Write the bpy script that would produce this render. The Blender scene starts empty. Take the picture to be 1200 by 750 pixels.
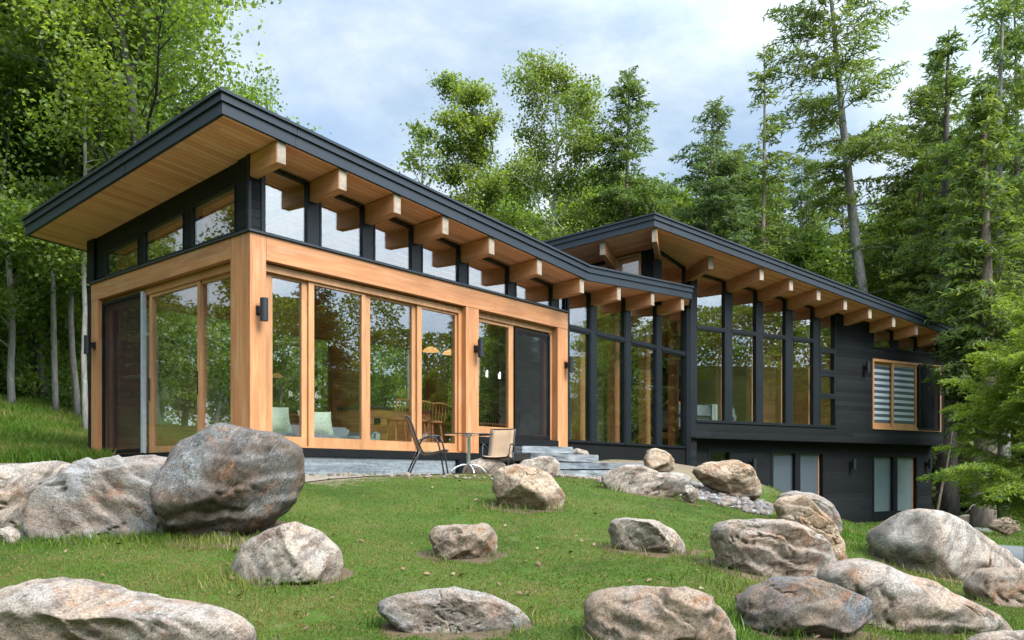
import bpy, bmesh, math, random
import numpy as np
from mathutils import Vector, Matrix

S = bpy.context.scene
C = S.collection
R = math.radians
rng = np.random.default_rng(7)
random.seed(7)

# ------------------------------------------------------------------ survey: camera solved from the photograph (1200 x 750)
F_PX, HOR, CX = 969.0, 558.0, 600.0
TH = math.atan((1410 - CX) / F_PX)
AX = np.array([math.cos(TH), math.sin(TH)])
RT = np.array([math.sin(TH), -math.cos(TH)])
CAM = -(11.1 * AX + (293 - CX) / F_PX * 11.1 * RT)


def at(px, py, d):
    v = AX + (px - CX) / F_PX * RT
    return np.array([CAM[0] + d * v[0], CAM[1] + d * v[1], d * (HOR - py) / F_PX])


def onplane(px, py, p, n):
    v = AX + (px - CX) / F_PX * RT
    k = ((p[0] - CAM[0]) * n[0] + (p[1] - CAM[1]) * n[1]) / (v[0] * n[0] + v[1] * n[1])
    return np.array([CAM[0] + k * v[0], CAM[1] + k * v[1], k * (HOR - py) / F_PX])


def X1(px, y=0.0):
    return onplane(px, 0, (0, y), (0, 1))[0]


# ------------------------------------------------------------------ helpers
class Fr:                       # a wall frame: along, outward, up
    def __init__(s, o, u, n):
        s.o, s.u, s.n = np.array(o, float), np.array(u, float), np.array(n, float)

    def __call__(s, a, o, z):
        p = s.o + s.u * a + s.n * o
        return (p[0], p[1], z)


class MB:
    def __init__(s):
        s.v, s.f = [], []

    def add(s, vs, fs):
        k = len(s.v)
        s.v += [tuple(map(float, p)) for p in vs]
        s.f += [tuple(i + k for i in f) for f in fs]
        return s

    def box(s, x0, x1, y0, y1, z0, z1):
        vs = [(x, y, z) for x in (x0, x1) for y in (y0, y1) for z in (z0, z1)]
        return s.add(vs, [(0, 1, 3, 2), (4, 6, 7, 5), (0, 4, 5, 1), (2, 3, 7, 6), (0, 2, 6, 4), (1, 5, 7, 3)])

    def fbox(s, fr, a0, a1, o0, o1, z0, z1):
        vs = [fr(a, o, z) for a in (a0, a1) for o in (o0, o1) for z in (z0, z1)]
        return s.add(vs, [(0, 1, 3, 2), (4, 6, 7, 5), (0, 4, 5, 1), (2, 3, 7, 6), (0, 2, 6, 4), (1, 5, 7, 3)])

    def fpoly(s, fr, pts, o0, o1):     # polygon in the wall plane, extruded
        n = len(pts)
        vs = [fr(a, o0, z) for a, z in pts] + [fr(a, o1, z) for a, z in pts]
        fs = [tuple(range(n)), tuple(range(2 * n - 1, n - 1, -1))]
        fs += [(i, (i + 1) % n, n + (i + 1) % n, n + i) for i in range(n)]
        return s.add(vs, fs)

    def slab(s, top, bot):
        n = len(top)
        fs = [tuple(range(n)), tuple(range(2 * n - 1, n - 1, -1))]
        fs += [(i, (i + 1) % n, n + (i + 1) % n, n + i) for i in range(n)]
        return s.add(list(top) + list(bot), fs)

    def tube(s, pts, rad, seg=8, caps=True):
        pts = [Vector(p) for p in pts]
        if not hasattr(rad, '__len__'):
            rad = [rad] * len(pts)
        vs, fs = [], []
        prev = None
        for i, p in enumerate(pts):
            t = (pts[min(i + 1, len(pts) - 1)] - pts[max(i - 1, 0)]).normalized()
            if prev is None:
                a = t.orthogonal().normalized()
            else:
                a = (prev - t * prev.dot(t)).normalized()
            prev = a
            b = t.cross(a)
            for k in range(seg):
                an = 2 * math.pi * k / seg
                vs.append(p + (a * math.cos(an) + b * math.sin(an)) * rad[i])
        for i in range(len(pts) - 1):
            for k in range(seg):
                k2 = (k + 1) % seg
                fs.append((i * seg + k, i * seg + k2, (i + 1) * seg + k2, (i + 1) * seg + k))
        if caps:
            fs.append(tuple(range(seg - 1, -1, -1)))
            fs.append(tuple(range((len(pts) - 1) * seg, len(pts) * seg)))
        return s.add(vs, fs)

    def build(s, name, mat, parent=None, smooth=False, bevel=0.0, segs=2):
        me = bpy.data.meshes.new(name)
        bm = bmesh.new()
        bv = [bm.verts.new(p) for p in s.v]
        for f in s.f:
            try:
                bm.faces.new([bv[i] for i in f])
            except ValueError:
                pass
        bmesh.ops.recalc_face_normals(bm, faces=bm.faces)
        if bevel:
            es = [e for e in bm.edges if len(e.link_faces) == 2 and e.calc_face_angle(0) > 0.5]
            bmesh.ops.bevel(bm, geom=es, offset=bevel, segments=segs, affect='EDGES', clamp_overlap=True)
        bm.to_mesh(me)
        bm.free()
        if smooth:
            me.polygons.foreach_set('use_smooth', [True] * len(me.polygons))
        me.materials.append(mat)
        o = bpy.data.objects.new(name, me)
        C.objects.link(o)
        if parent:
            o.parent = parent
        return o


def raw_mesh(name, verts, faces, mat, smooth=False):    # fast path, numpy arrays, all faces of one size
    me = bpy.data.meshes.new(name)
    nv, (nf, k) = len(verts), faces.shape
    me.vertices.add(nv)
    me.vertices.foreach_set('co', np.ascontiguousarray(verts, dtype=np.float32).ravel())
    me.loops.add(nf * k)
    me.polygons.add(nf)
    me.loops.foreach_set('vertex_index', np.ascontiguousarray(faces, dtype=np.int32).ravel())
    me.polygons.foreach_set('loop_start', np.arange(0, nf * k, k, dtype=np.int32))
    me.polygons.foreach_set('loop_total', np.full(nf, k, dtype=np.int32))
    if smooth:
        me.polygons.foreach_set('use_smooth', np.ones(nf, dtype=bool))
    me.update(calc_edges=True)
    me.materials.append(mat)
    return me


def link(name, me, parent=None):
    o = bpy.data.objects.new(name, me)
    C.objects.link(o)
    if parent:
        o.parent = parent
    return o


def tag(o, label=None, cat=None, group=None, kind=None):
    if label: o['label'] = label
    if cat: o['category'] = cat
    if group: o['group'] = group
    if kind: o['kind'] = kind
    return o


def thing(name, label, cat, loc=(0, 0, 0), rz=0, group=None):
    o = bpy.data.objects.new(name, None)
    C.objects.link(o)
    o.location = loc
    o.rotation_euler = (0, 0, rz)
    return tag(o, label, cat, group)


def dup(root, loc, rz, label=None, scale=None, lean=(0, 0)):
    r = root.copy()
    C.objects.link(r)
    r.location = loc
    r.rotation_euler = (lean[0], lean[1], rz)
    if scale: r.scale = scale if hasattr(scale, '__len__') else (scale,) * 3
    if label: r['label'] = label
    for ch in list(root.children):
        c = ch.copy()
        C.objects.link(c)
        c.parent = r
        for g in ch.children:
            d = g.copy()
            C.objects.link(d)
            d.parent = c
    return r


# ------------------------------------------------------------------ numpy noise
_perm = np.random.default_rng(3).permutation(256)
_perm = np.concatenate([_perm, _perm, _perm])
_grad = np.random.default_rng(4).normal(size=(256, 3))
_grad /= np.linalg.norm(_grad, axis=1)[:, None]


def pnoise(p):
    p = np.asarray(p, float)
    i = np.floor(p).astype(int)
    f = p - i
    u = f * f * f * (f * (f * 6 - 15) + 10)
    i &= 255
    out = 0
    for dx in (0, 1):
        for dy in (0, 1):
            for dz in (0, 1):
                h = _perm[_perm[_perm[i[:, 0] + dx] + (i[:, 1] + dy) % 256] + (i[:, 2] + dz) % 256]
                g = _grad[h]
                d = (g * (f - np.array([dx, dy, dz]))).sum(1)
                w = (u[:, 0] if dx else 1 - u[:, 0]) * (u[:, 1] if dy else 1 - u[:, 1]) * (u[:, 2] if dz else 1 - u[:, 2])
                out = out + d * w
    return out


def fbm(p, oct=4, ridged=False):
    a, s, t = 1.0, 1.0, 0
    for k in range(oct):
        n = pnoise(p * s + 17.3 * k)
        if ridged:
            n = 0.35 - np.abs(n)
        t = t + a * n
        a *= 0.5
        s *= 2.03
    return t


# ------------------------------------------------------------------ materials
def newmat(name):
    m = bpy.data.materials.new(name)
    m.use_nodes = True
    nt = m.node_tree
    return m, nt, nt.nodes['Principled BSDF'], nt.nodes['Material Output']


def N(nt, t, **kw):
    n = nt.nodes.new(t)
    for k, v in kw.items():
        if k.startswith('_'):
            setattr(n, k[1:], v)
        else:
            key = int(k[1:]) if k[0] == 'i' and k[1:].isdigit() else k.replace('__', ' ')
            n.inputs[key].default_value = v
    return n


def L(nt, a, b):
    nt.links.new(a, b)


def ramp(nt, fac, stops):
    r = nt.nodes.new('ShaderNodeValToRGB')
    el = r.color_ramp.elements
    while len(el) < len(stops):
        el.new(0.5)
    for e, (p, c) in zip(el, stops):
        e.position = p
        e.color = (*c, 1) if len(c) == 3 else c
    L(nt, fac, r.inputs[0])
    return r.outputs[0]


def mixc(nt, fac, a, b, mode='MIX'):
    m = nt.nodes.new('ShaderNodeMix')
    m.data_type = 'RGBA'
    m.blend_type = mode
    for i, v in ((0, fac), (6, a), (7, b)):
        if hasattr(v, 'is_output'):
            L(nt, v, m.inputs[i])
        else:
            m.inputs[i].default_value = (*v, 1) if i else v
    return m.outputs[2]


def mathn(nt, op, a, b=None, c=None):
    m = nt.nodes.new('ShaderNodeMath')
    m.operation = op
    for i, v in enumerate((a, b, c)):
        if v is None: continue
        if hasattr(v, 'is_output'): L(nt, v, m.inputs[i])
        else: m.inputs[i].default_value = v
    return m.outputs[0]


def coords(nt, scale=(1, 1, 1), rot=(0, 0, 0), kind='Object'):
    tc = nt.nodes.new('ShaderNodeTexCoord')
    mp = nt.nodes.new('ShaderNodeMapping')
    mp.inputs['Scale'].default_value = scale
    mp.inputs['Rotation'].default_value = rot
    L(nt, tc.outputs[kind], mp.inputs[0])
    return mp.outputs[0]


def noise(nt, vec, scale, detail=4, rough=0.55, dist=0.0):
    n = N(nt, 'ShaderNodeTexNoise', Scale=scale, Detail=detail, Roughness=rough, Distortion=dist)
    L(nt, vec, n.inputs['Vector'])
    return n.outputs[0]


def bump(nt, bsdf, h, strength=0.3, dist=0.02):
    b = N(nt, 'ShaderNodeBump', Strength=strength, Distance=dist)
    L(nt, h, b.inputs['Height'])
    L(nt, b.outputs[0], bsdf.inputs['Normal'])


def plain(name, col, rough=0.5, metal=0.0, var=0.12, scale=9.0, bmp=0.0):
    m, nt, b, o = newmat(name)
    v = coords(nt)
    n = noise(nt, v, scale, 4)
    lo = tuple(c * (1 - var) for c in col)
    hi = tuple(min(1, c * (1 + var)) for c in col)
    L(nt, ramp(nt, n, [(0.3, lo), (0.7, hi)]), b.inputs['Base Color'])
    b.inputs['Roughness'].default_value = rough
    b.inputs['Metallic'].default_value = metal
    if bmp:
        bump(nt, b, noise(nt, v, scale * 8, 3), bmp, 0.01)
    return m


def boards(name, cols, width, row, leng, grain=1.0, rough=0.5, gap=0.05, blen=2.4, groove=0.5, knots=True, stain=None):
    """rows of boards: row / leng are unit vectors; cols = dark, mid, light board colours"""
    m, nt, b, o = newmat(name)
    tc = nt.nodes.new('ShaderNodeTexCoord').outputs['Object']

    def dot(v):
        d = nt.nodes.new('ShaderNodeVectorMath')
        d.operation = 'DOT_PRODUCT'
        L(nt, tc, d.inputs[0])
        d.inputs[1].default_value = v
        return d.outputs['Value']
    r = mathn(nt, 'DIVIDE', dot(row), width)
    l = dot(leng)
    rid = mathn(nt, 'FLOOR', r)
    wn = nt.nodes.new('ShaderNodeTexWhiteNoise')
    wn.noise_dimensions = '1D'
    L(nt, rid, wn.inputs['W'])
    l2 = mathn(nt, 'ADD', mathn(nt, 'DIVIDE', l, blen), mathn(nt, 'MULTIPLY', wn.outputs[0], 7.0))
    lid = mathn(nt, 'FLOOR', l2)
    wn2 = nt.nodes.new('ShaderNodeTexWhiteNoise')
    wn2.noise_dimensions = '2D'
    cmb = nt.nodes.new('ShaderNodeCombineXYZ')
    L(nt, rid, cmb.inputs[0]); L(nt, lid, cmb.inputs[1])
    L(nt, cmb.outputs[0], wn2.inputs['Vector'])
    base = ramp(nt, wn2.outputs[0], [(0.0, cols[0]), (0.5, cols[1]), (1.0, cols[2])])
    g = nt.nodes.new('ShaderNodeCombineXYZ')
    L(nt, mathn(nt, 'MULTIPLY', r, 3.0), g.inputs[0])
    L(nt, mathn(nt, 'MULTIPLY', l, 1.3), g.inputs[1])
    L(nt, mathn(nt, 'MULTIPLY', wn2.outputs[0], 50.0), g.inputs[2])
    gn = noise(nt, g.outputs[0], 2.2 * grain, 6, 0.65, 0.8)
    base = mixc(nt, 1.0, base, ramp(nt, gn, [(0.25, (0.74, 0.70, 0.66)), (0.5, (0.97, 0.96, 0.95)), (0.75, (1.08, 1.08, 1.08))]), 'MULTIPLY')
    if knots:
        vo = N(nt, 'ShaderNodeTexVoronoi', Scale=1.6)
        L(nt, g.outputs[0], vo.inputs['Vector'])
        base = mixc(nt, 1.0, base, ramp(nt, vo.outputs['Distance'], [(0.02, (0.4, 0.3, 0.22)), (0.10, (1, 1, 1))]), 'MULTIPLY')
    fr = mathn(nt, 'FRACT', r)
    ed = mathn(nt, 'MINIMUM', fr, mathn(nt, 'SUBTRACT', 1.0, fr))
    gp = ramp(nt, ed, [(0.0, (0, 0, 0)), (gap, (1, 1, 1))])
    base = mixc(nt, 1.0, base, ramp(nt, ed, [(0.0, (groove,) * 3), (gap, (1, 1, 1))]), 'MULTIPLY')
    if stain:
        big = noise(nt, tc, 1.1, 5, 0.6)
        base = mixc(nt, ramp(nt, big, [(0.5, (0, 0, 0)), (0.75, (0.6, 0.6, 0.6))]), base, stain)
    L(nt, base, b.inputs['Base Color'])
    b.inputs['Roughness'].default_value = rough
    h = mathn(nt, 'ADD', mathn(nt, 'MULTIPLY', gp, 1.0), mathn(nt, 'MULTIPLY', gn, 0.35))
    bump(nt, b, h, 0.5, 0.012)
    return m


def woodgrain(name, dark, light, stretch, rough=0.5, silver=None):
    m, nt, b, o = newmat(name)
    v = coords(nt, stretch)
    n1 = noise(nt, v, 3.0, 7, 0.62, 0.6)
    n2 = noise(nt, v, 0.8, 3, 0.5)
    col = ramp(nt, n1, [(0.28, dark), (0.5, tuple((a + c) / 2 for a, c in zip(dark, light))), (0.72, light)])
    col = mixc(nt, 1.0, col, ramp(nt, n2, [(0.3, (0.82, 0.8, 0.78)), (0.7, (1.1, 1.1, 1.1))]), 'MULTIPLY')
    kv = N(nt, 'ShaderNodeTexVoronoi', Scale=1.1)
    L(nt, coords(nt, tuple(0.35 * k_ + 0.4 for k_ in stretch)), kv.inputs['Vector'])
    col = mixc(nt, 1.0, col, ramp(nt, kv.outputs['Distance'], [(0.015, (0.42, 0.34, 0.28)), (0.05, (0.86, 0.82, 0.78)), (0.13, (1, 1, 1))]), 'MULTIPLY')
    if silver:
        n3 = noise(nt, v, 1.5, 5, 0.6)
        col = mixc(nt, ramp(nt, n3, [(0.56, (0, 0, 0)), (0.72, (0.7, 0.7, 0.7))]), col, silver)
    L(nt, col, b.inputs['Base Color'])
    b.inputs['Roughness'].default_value = rough
    bump(nt, b, n1, 0.18, 0.006)
    return m


def glassmat(name, tint=(0.97, 0.978, 0.965), base=0.15, gain=0.9, rough=0.0, gloss=(0.93, 0.97, 1.0)):
    m, nt, b, o = newmat(name)
    nt.nodes.remove(b)
    tr = N(nt, 'ShaderNodeBsdfTransparent', Color=(*tint, 1))
    gl = N(nt, 'ShaderNodeBsdfGlossy', Color=(*gloss, 1), Roughness=rough)
    lw_ = nt.nodes.new('ShaderNodeLayerWeight')
    lw_.inputs['Blend'].default_value = 0.5
    fr5 = mathn(nt, 'POWER', lw_.outputs['Facing'], 4.0)
    v = coords(nt)
    bp = N(nt, 'ShaderNodeBump', Strength=0.035, Distance=0.02)
    L(nt, noise(nt, v, 1.3, 1), bp.inputs['Height'])
    L(nt, bp.outputs[0], gl.inputs['Normal'])
    fac = mathn(nt, 'MINIMUM', mathn(nt, 'MULTIPLY_ADD', fr5, gain, base), 1.0)
    mx = nt.nodes.new('ShaderNodeMixShader')
    L(nt, fac, mx.inputs[0]); L(nt, tr.outputs[0], mx.inputs[1]); L(nt, gl.outputs[0], mx.inputs[2])
    L(nt, mx.outputs[0], o.inputs['Surface'])
    return m


def leafmat(name, cols, transl=0.35, rough=0.55, clump=0.35):
    m, nt, b, o = newmat(name)
    nt.nodes.remove(b)
    ge = nt.nodes.new('ShaderNodeNewGeometry')
    col = ramp(nt, ge.outputs['Random Per Island'], [(0.0, cols[0]), (0.45, cols[1]), (0.85, cols[2]), (1.0, cols[3])])
    cl = noise(nt, coords(nt), clump, 3)
    col = mixc(nt, 1.0, col, ramp(nt, cl, [(0.3, (0.62, 0.72, 0.66)), (0.7, (1.3, 1.18, 1.0))]), 'MULTIPLY')
    oi = nt.nodes.new('ShaderNodeObjectInfo')
    col = mixc(nt, 1.0, col, ramp(nt, oi.outputs['Random'], [(0.0, (0.8, 0.86, 0.85)), (1.0, (1.16, 1.1, 0.98))]), 'MULTIPLY')
    df = nt.nodes.new('ShaderNodeBsdfDiffuse')
    tl = nt.nodes.new('ShaderNodeBsdfTranslucent')
    gl = N(nt, 'ShaderNodeBsdfGlossy', Roughness=rough, Color=(0.5, 0.55, 0.5, 1))
    L(nt, col, df.inputs[0])
    L(nt, mixc(nt, 1.0, col, (1.25, 1.2, 0.5), 'MULTIPLY'), tl.inputs[0])
    m1 = N(nt, 'ShaderNodeMixShader', i0=transl)
    L(nt, df.outputs[0], m1.inputs[1]); L(nt, tl.outputs[0], m1.inputs[2])
    m2 = N(nt, 'ShaderNodeMixShader', i0=0.04)
    L(nt, m1.outputs[0], m2.inputs[1]); L(nt, gl.outputs[0], m2.inputs[2])
    L(nt, m2.outputs[0], o.inputs['Surface'])
    return m


def rockmat(name, tan, grey, dark, rust=0.3, pale=0.3, rot=(0.2, 0.5, 0.3), scale=1.0, moss=0.0, darkness=0.35):
    m, nt, b, o = newmat(name)
    v = coords(nt)
    mp2 = nt.nodes.new('ShaderNodeMapping')
    mp2.inputs['Scale'].default_value = (1.0, 1.0, 3.2)
    L(nt, coords(nt, (1, 1, 1), rot), mp2.inputs[0])
    vs = mp2.outputs[0]
    n0 = noise(nt, v, 1.6 * scale, 6, 0.6, 0.5)
    n1 = noise(nt, vs, 2.2 * scale, 8, 0.72, 0.4)
    n2 = noise(nt, v, 34 * scale, 6, 0.78)
    n3 = noise(nt, v, 2.7 * scale, 5, 0.65, 1.0)
    n4 = noise(nt, vs, 6.0 * scale, 9, 0.8, 0.5)
    col = mixc(nt, ramp(nt, n0, [(0.40, (0, 0, 0)), (0.60, (1, 1, 1))]), tan, grey)
    col = mixc(nt, ramp(nt, n1, [(0.47 - darkness * 0.25, (0.85, 0.85, 0.85)), (0.56 - darkness * 0.15, (0, 0, 0))]), col, dark)
    col = mixc(nt, ramp(nt, n3, [(0.53, (0, 0, 0)), (0.66, (min(0.8, rust * 1.5),) * 3)]), col, (0.34, 0.15, 0.06))
    col = mixc(nt, ramp(nt, n4, [(0.55, (0, 0, 0)), (0.68, (pale,) * 3)]), col, (0.56, 0.54, 0.50))
    if moss:
        col = mixc(nt, ramp(nt, noise(nt, v, 4.0, 6, 0.7), [(0.58, (0, 0, 0)), (0.68, (moss,) * 3)]), col, (0.08, 0.10, 0.04))
    col = mixc(nt, 1.0, col, ramp(nt, n2, [(0.28, (0.28, 0.262, 0.248)), (0.48, (0.66, 0.64, 0.62)), (0.72, (0.92, 0.895, 0.87))]), 'MULTIPLY')
    vo = N(nt, 'ShaderNodeTexVoronoi', Scale=0.8 * scale)
    vo.feature = 'DISTANCE_TO_EDGE'
    wv = nt.nodes.new('ShaderNodeVectorMath'); wv.operation = 'ADD'
    L(nt, vs, wv.inputs[0])
    nn = N(nt, 'ShaderNodeTexNoise', Scale=2.5, Detail=5); L(nt, v, nn.inputs['Vector'])
    L(nt, nn.outputs['Color'], wv.inputs[1])
    L(nt, wv.outputs[0], vo.inputs['Vector'])
    crack = ramp(nt, vo.outputs['Distance'], [(0.0, (0, 0, 0)), (0.025, (1, 1, 1))])
    cm_ = ramp(nt, n3, [(0.48, (0, 0, 0)), (0.58, (0.8, 0.8, 0.8))])
    col = mixc(nt, cm_, col, mixc(nt, 1.0, col, ramp(nt, vo.outputs['Distance'], [(0.0, (0.5, 0.46, 0.43)), (0.016, (1, 1, 1))]), 'MULTIPLY'))
    sp = N(nt, 'ShaderNodeTexVoronoi', Scale=16 * scale)
    sv = nt.nodes.new('ShaderNodeVectorMath'); sv.operation = 'ADD'
    s2 = N(nt, 'ShaderNodeTexNoise', Scale=9.0, Detail=4); L(nt, v, s2.inputs['Vector'])
    L(nt, v, sv.inputs[0]); L(nt, s2.outputs['Color'], sv.inputs[1]); L(nt, sv.outputs[0], sp.inputs['Vector'])
    lich = mathn(nt, 'MULTIPLY', ramp(nt, sp.outputs['Distance'], [(0.22, (1, 1, 1)), (0.36, (0, 0, 0))]), ramp(nt, n0, [(0.46, (0, 0, 0)), (0.60, (0.55, 0.55, 0.55))]))
    col = mixc(nt, lich, col, (0.40, 0.41, 0.37))
    n5 = noise(nt, v, 90, 3, 0.6)
    col = mixc(nt, 1.0, col, ramp(nt, n5, [(0.36, (0.62, 0.60, 0.58)), (0.50, (1, 1, 1)), (0.66, (1.15, 1.14, 1.12))]), 'MULTIPLY')
    L(nt, col, b.inputs['Base Color'])
    b.inputs['Roughness'].default_value = 0.85
    b.inputs['Specular IOR Level'].default_value = 0.25
    h = mathn(nt, 'ADD', mathn(nt, 'MULTIPLY', n4, 1.0), mathn(nt, 'MULTIPLY', n2, 0.35))
    h = mathn(nt, 'ADD', h, mathn(nt, 'MULTIPLY', crack, 0.12))
    h = mathn(nt, 'ADD', h, mathn(nt, 'MULTIPLY', n1, 0.8))
    bump(nt, b, h, 0.6, 0.03)
    return m


PH = R(20.42)
XV2 = (math.cos(PH), -math.sin(PH), 0)
NV2 = (-math.sin(PH), -math.cos(PH), 0)
E3 = np.array([-0.366, 0.9306])
E3N = np.array([-0.9306, -0.366])

M = {}
M['siding'] = boards('black_siding', [(0.006, 0.0075, 0.009), (0.0085, 0.0105, 0.0125), (0.0125, 0.0155, 0.018)], 0.125, (0, 0, 1), (0.8, 0.6, 0), 0.7, 0.62, 0.06, 3.0, 0.35, False)
M['metal'] = plain('dark_metal', (0.009, 0.012, 0.016), 0.4, 0.1, 0.2, 2.0)
M['fascia'] = boards('blue_black_metal', [(0.014, 0.021, 0.031), (0.016, 0.0235, 0.034), (0.018, 0.026, 0.037)], 3.05, (0.92, 0.39, 0), (0, 0, 1), 0.3, 0.45, 0.003, 50.0, 0.35, False)
M['metal_sill'] = plain('dark_sill_metal', (0.03, 0.038, 0.05), 0.32, 0.35, 0.15, 3.0)
M['black'] = plain('black_coating', (0.005, 0.006, 0.007), 0.55, 0, 0.2, 5.0)
for k_, v_ in (('siding', 0.16), ('metal', 0.3), ('black', 0.2), ('fascia', 0.35)):
    M[k_].node_tree.nodes['Principled BSDF'].inputs['Specular IOR Level'].default_value = v_
M['cedar_z'] = woodgrain('cedar_upright', (0.38, 0.148, 0.054), (0.52, 0.25, 0.108), (7, 7, 0.6), 0.5, (0.44, 0.30, 0.19))
M['cedar_x'] = woodgrain('cedar_lengthwise', (0.38, 0.148, 0.054), (0.52, 0.25, 0.108), (0.6, 7, 7), 0.5, (0.44, 0.30, 0.19))
M['cedar_y'] = woodgrain('cedar_crosswise', (0.38, 0.148, 0.054), (0.52, 0.25, 0.108), (7, 0.6, 7), 0.5, (0.44, 0.30, 0.19))
M['door_wood'] = woodgrain('door_wood', (0.36, 0.165, 0.066), (0.49, 0.262, 0.12), (4, 4, 0.7), 0.45)
M['beam'] = woodgrain('beam_wood', (0.42, 0.18, 0.085), (0.62, 0.305, 0.155), (6, 0.7, 6), 0.6, (0.5, 0.34, 0.22))
M['beam_end'] = woodgrain('beam_end_grain', (0.20, 0.16, 0.12), (0.36, 0.30, 0.24), (5, 5, 5), 0.7)
pine = [(0.74, 0.305, 0.175), (0.86, 0.395, 0.24), (0.91, 0.47, 0.305)]
M['soffit'] = boards('pine_soffit', pine, 0.105, (0, 1, 0), (1, 0, 0), 1.2, 0.6, 0.07, 2.6, 0.45)
M['soffit2'] = boards('pine_soffit_wing', pine, 0.105, NV2, XV2, 1.2, 0.6, 0.07, 2.6, 0.45)
M['soffit3'] = boards('pine_soffit_prow', pine, 0.105, (E3N[0], E3N[1], 0), (E3[0], E3[1], 0), 1.2, 0.6, 0.07, 2.6, 0.45)
M['inwood'] = boards('interior_wood_wall', [(0.52, 0.22, 0.09), (0.62, 0.28, 0.115), (0.68, 0.34, 0.15)], 0.14, (0, 0, 1), (0.7, 0.7, 0), 0.8, 0.5, 0.05, 3.0, 0.5)
M['floorwood'] = boards('interior_floor', [(0.38, 0.22, 0.12), (0.46, 0.27, 0.15), (0.52, 0.32, 0.19)], 0.12, (0, 1, 0), (1, 0, 0), 0.8, 0.35, 0.03, 2.0, 0.6)
M['glass'] = glassmat('window_glass')
M['glass_dark'] = glassmat('lower_window_glass', (0.96, 0.97, 0.98), 0.05, 0.8, 0.05)
M['glass_top'] = glassmat('table_glass', (0.75, 0.82, 0.8), 0.06, 1.0)
M['roofing'] = plain('roofing', (0.03, 0.033, 0.036), 0.8, 0, 0.2, 6)
M['steel'] = plain('brushed_steel', (0.55, 0.56, 0.57), 0.25, 0.9, 0.1, 20)
M['chair_frame'] = plain('chair_frame_metal', (0.03, 0.033, 0.035), 0.4, 0.4, 0.1, 20)
M['lampmetal'] = plain('lamp_metal', (0.018, 0.022, 0.028), 0.4, 0.2, 0.1, 20)
M['white_edge'] = plain('grey_edge_metal', (0.42, 0.46, 0.5), 0.4, 0.3, 0.1, 12)
M['cush_green'] = plain('sage_cushion_fabric', (0.42, 0.52, 0.42), 0.9, 0, 0.1, 30, 0.2)
M['cush_orange'] = plain('rust_cushion_fabric', (0.50, 0.16, 0.05), 0.9, 0, 0.12, 30, 0.2)
M['sofa'] = plain('grey_sofa_fabric', (0.20, 0.23, 0.26), 0.9, 0, 0.12, 30, 0.2)
M['throw'] = plain('pale_throw_fabric', (0.52, 0.60, 0.56), 0.9, 0, 0.1, 14, 0.3)
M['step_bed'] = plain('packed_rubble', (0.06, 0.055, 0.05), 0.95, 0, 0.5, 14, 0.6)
M['shade'] = None


def sling_mat():
    m, nt, b, o = newmat('sling_fabric')
    v = coords(nt, (1, 1, 1))
    w = N(nt, 'ShaderNodeTexChecker', Scale=160)
    L(nt, v, w.inputs['Vector'])
    c = mixc(nt, w.outputs['Fac'], (0.28, 0.19, 0.12), (0.40, 0.28, 0.18))
    c = mixc(nt, 1.0, c, ramp(nt, noise(nt, v, 5, 4), [(0.3, (0.88, 0.88, 0.88)), (0.7, (1.08, 1.08, 1.08))]), 'MULTIPLY')
    L(nt, c, b.inputs['Base Color'])
    b.inputs['Roughness'].default_value = 0.85
    return m


M['sling'] = sling_mat()


def emit_mat(name, col, st):
    m, nt, b, o = newmat(name)
    b.inputs['Base Color'].default_value = (*col, 1)
    b.inputs['Emission Color'].default_value = (*col, 1)
    n = noise(nt, coords(nt), 8, 2)
    L(nt, mathn(nt, 'MULTIPLY_ADD', n, 0.3 * st, st * 0.85), b.inputs['Emission Strength'])
    return m


M['shade'] = emit_mat('lit_lampshade', (0.95, 0.5, 0.18), 0.45)
M['bulb'] = emit_mat('lit_candle_tube', (0.95, 0.9, 0.8), 1.1)


def screenmat():
    m, nt, b, o = newmat('insect_screen')
    nt.nodes.remove(b)
    df = nt.nodes.new('ShaderNodeBsdfDiffuse')
    v = coords(nt)
    w = noise(nt, v, 2.0, 3)
    L(nt, ramp(nt, w, [(0.3, (0.018, 0.021, 0.025)), (0.7, (0.032, 0.036, 0.042))]), df.inputs[0])
    tr = nt.nodes.new('ShaderNodeBsdfTransparent')
    mx = N(nt, 'ShaderNodeMixShader', i0=0.68)
    L(nt, df.outputs[0], mx.inputs[1]); L(nt, tr.outputs[0], mx.inputs[2])
    L(nt, mx.outputs[0], o.inputs['Surface'])
    return m


M['screen'] = screenmat()


def blindmat():
    m, nt, b, o = newmat('zebra_blind_fabric')
    nt.nodes.remove(b)
    sx = nt.nodes.new('ShaderNodeSeparateXYZ')
    L(nt, nt.nodes.new('ShaderNodeTexCoord').outputs['Object'], sx.inputs[0])
    f = mathn(nt, 'FRACT', mathn(nt, 'DIVIDE', sx.outputs[2], 0.175))
    band = ramp(nt, f, [(0.50, (0.10, 0.12, 0.15)), (0.53, (0.60, 0.64, 0.64)), (0.97, (0.60, 0.64, 0.64)), (1.0, (0.10, 0.12, 0.15))])
    df = nt.nodes.new('ShaderNodeBsdfDiffuse')
    L(nt, band, df.inputs[0])
    L(nt, df.outputs[0], o.inputs['Surface'])
    return m


M['blind'] = blindmat()
M['roller_dark'] = plain('dark_roller_blind', (0.065, 0.08, 0.105), 0.9, 0, 0.08, 30)
M['roller_pale'] = plain('pale_roller_blind', (0.14, 0.175, 0.185), 0.9, 0, 0.08, 30)


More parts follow.
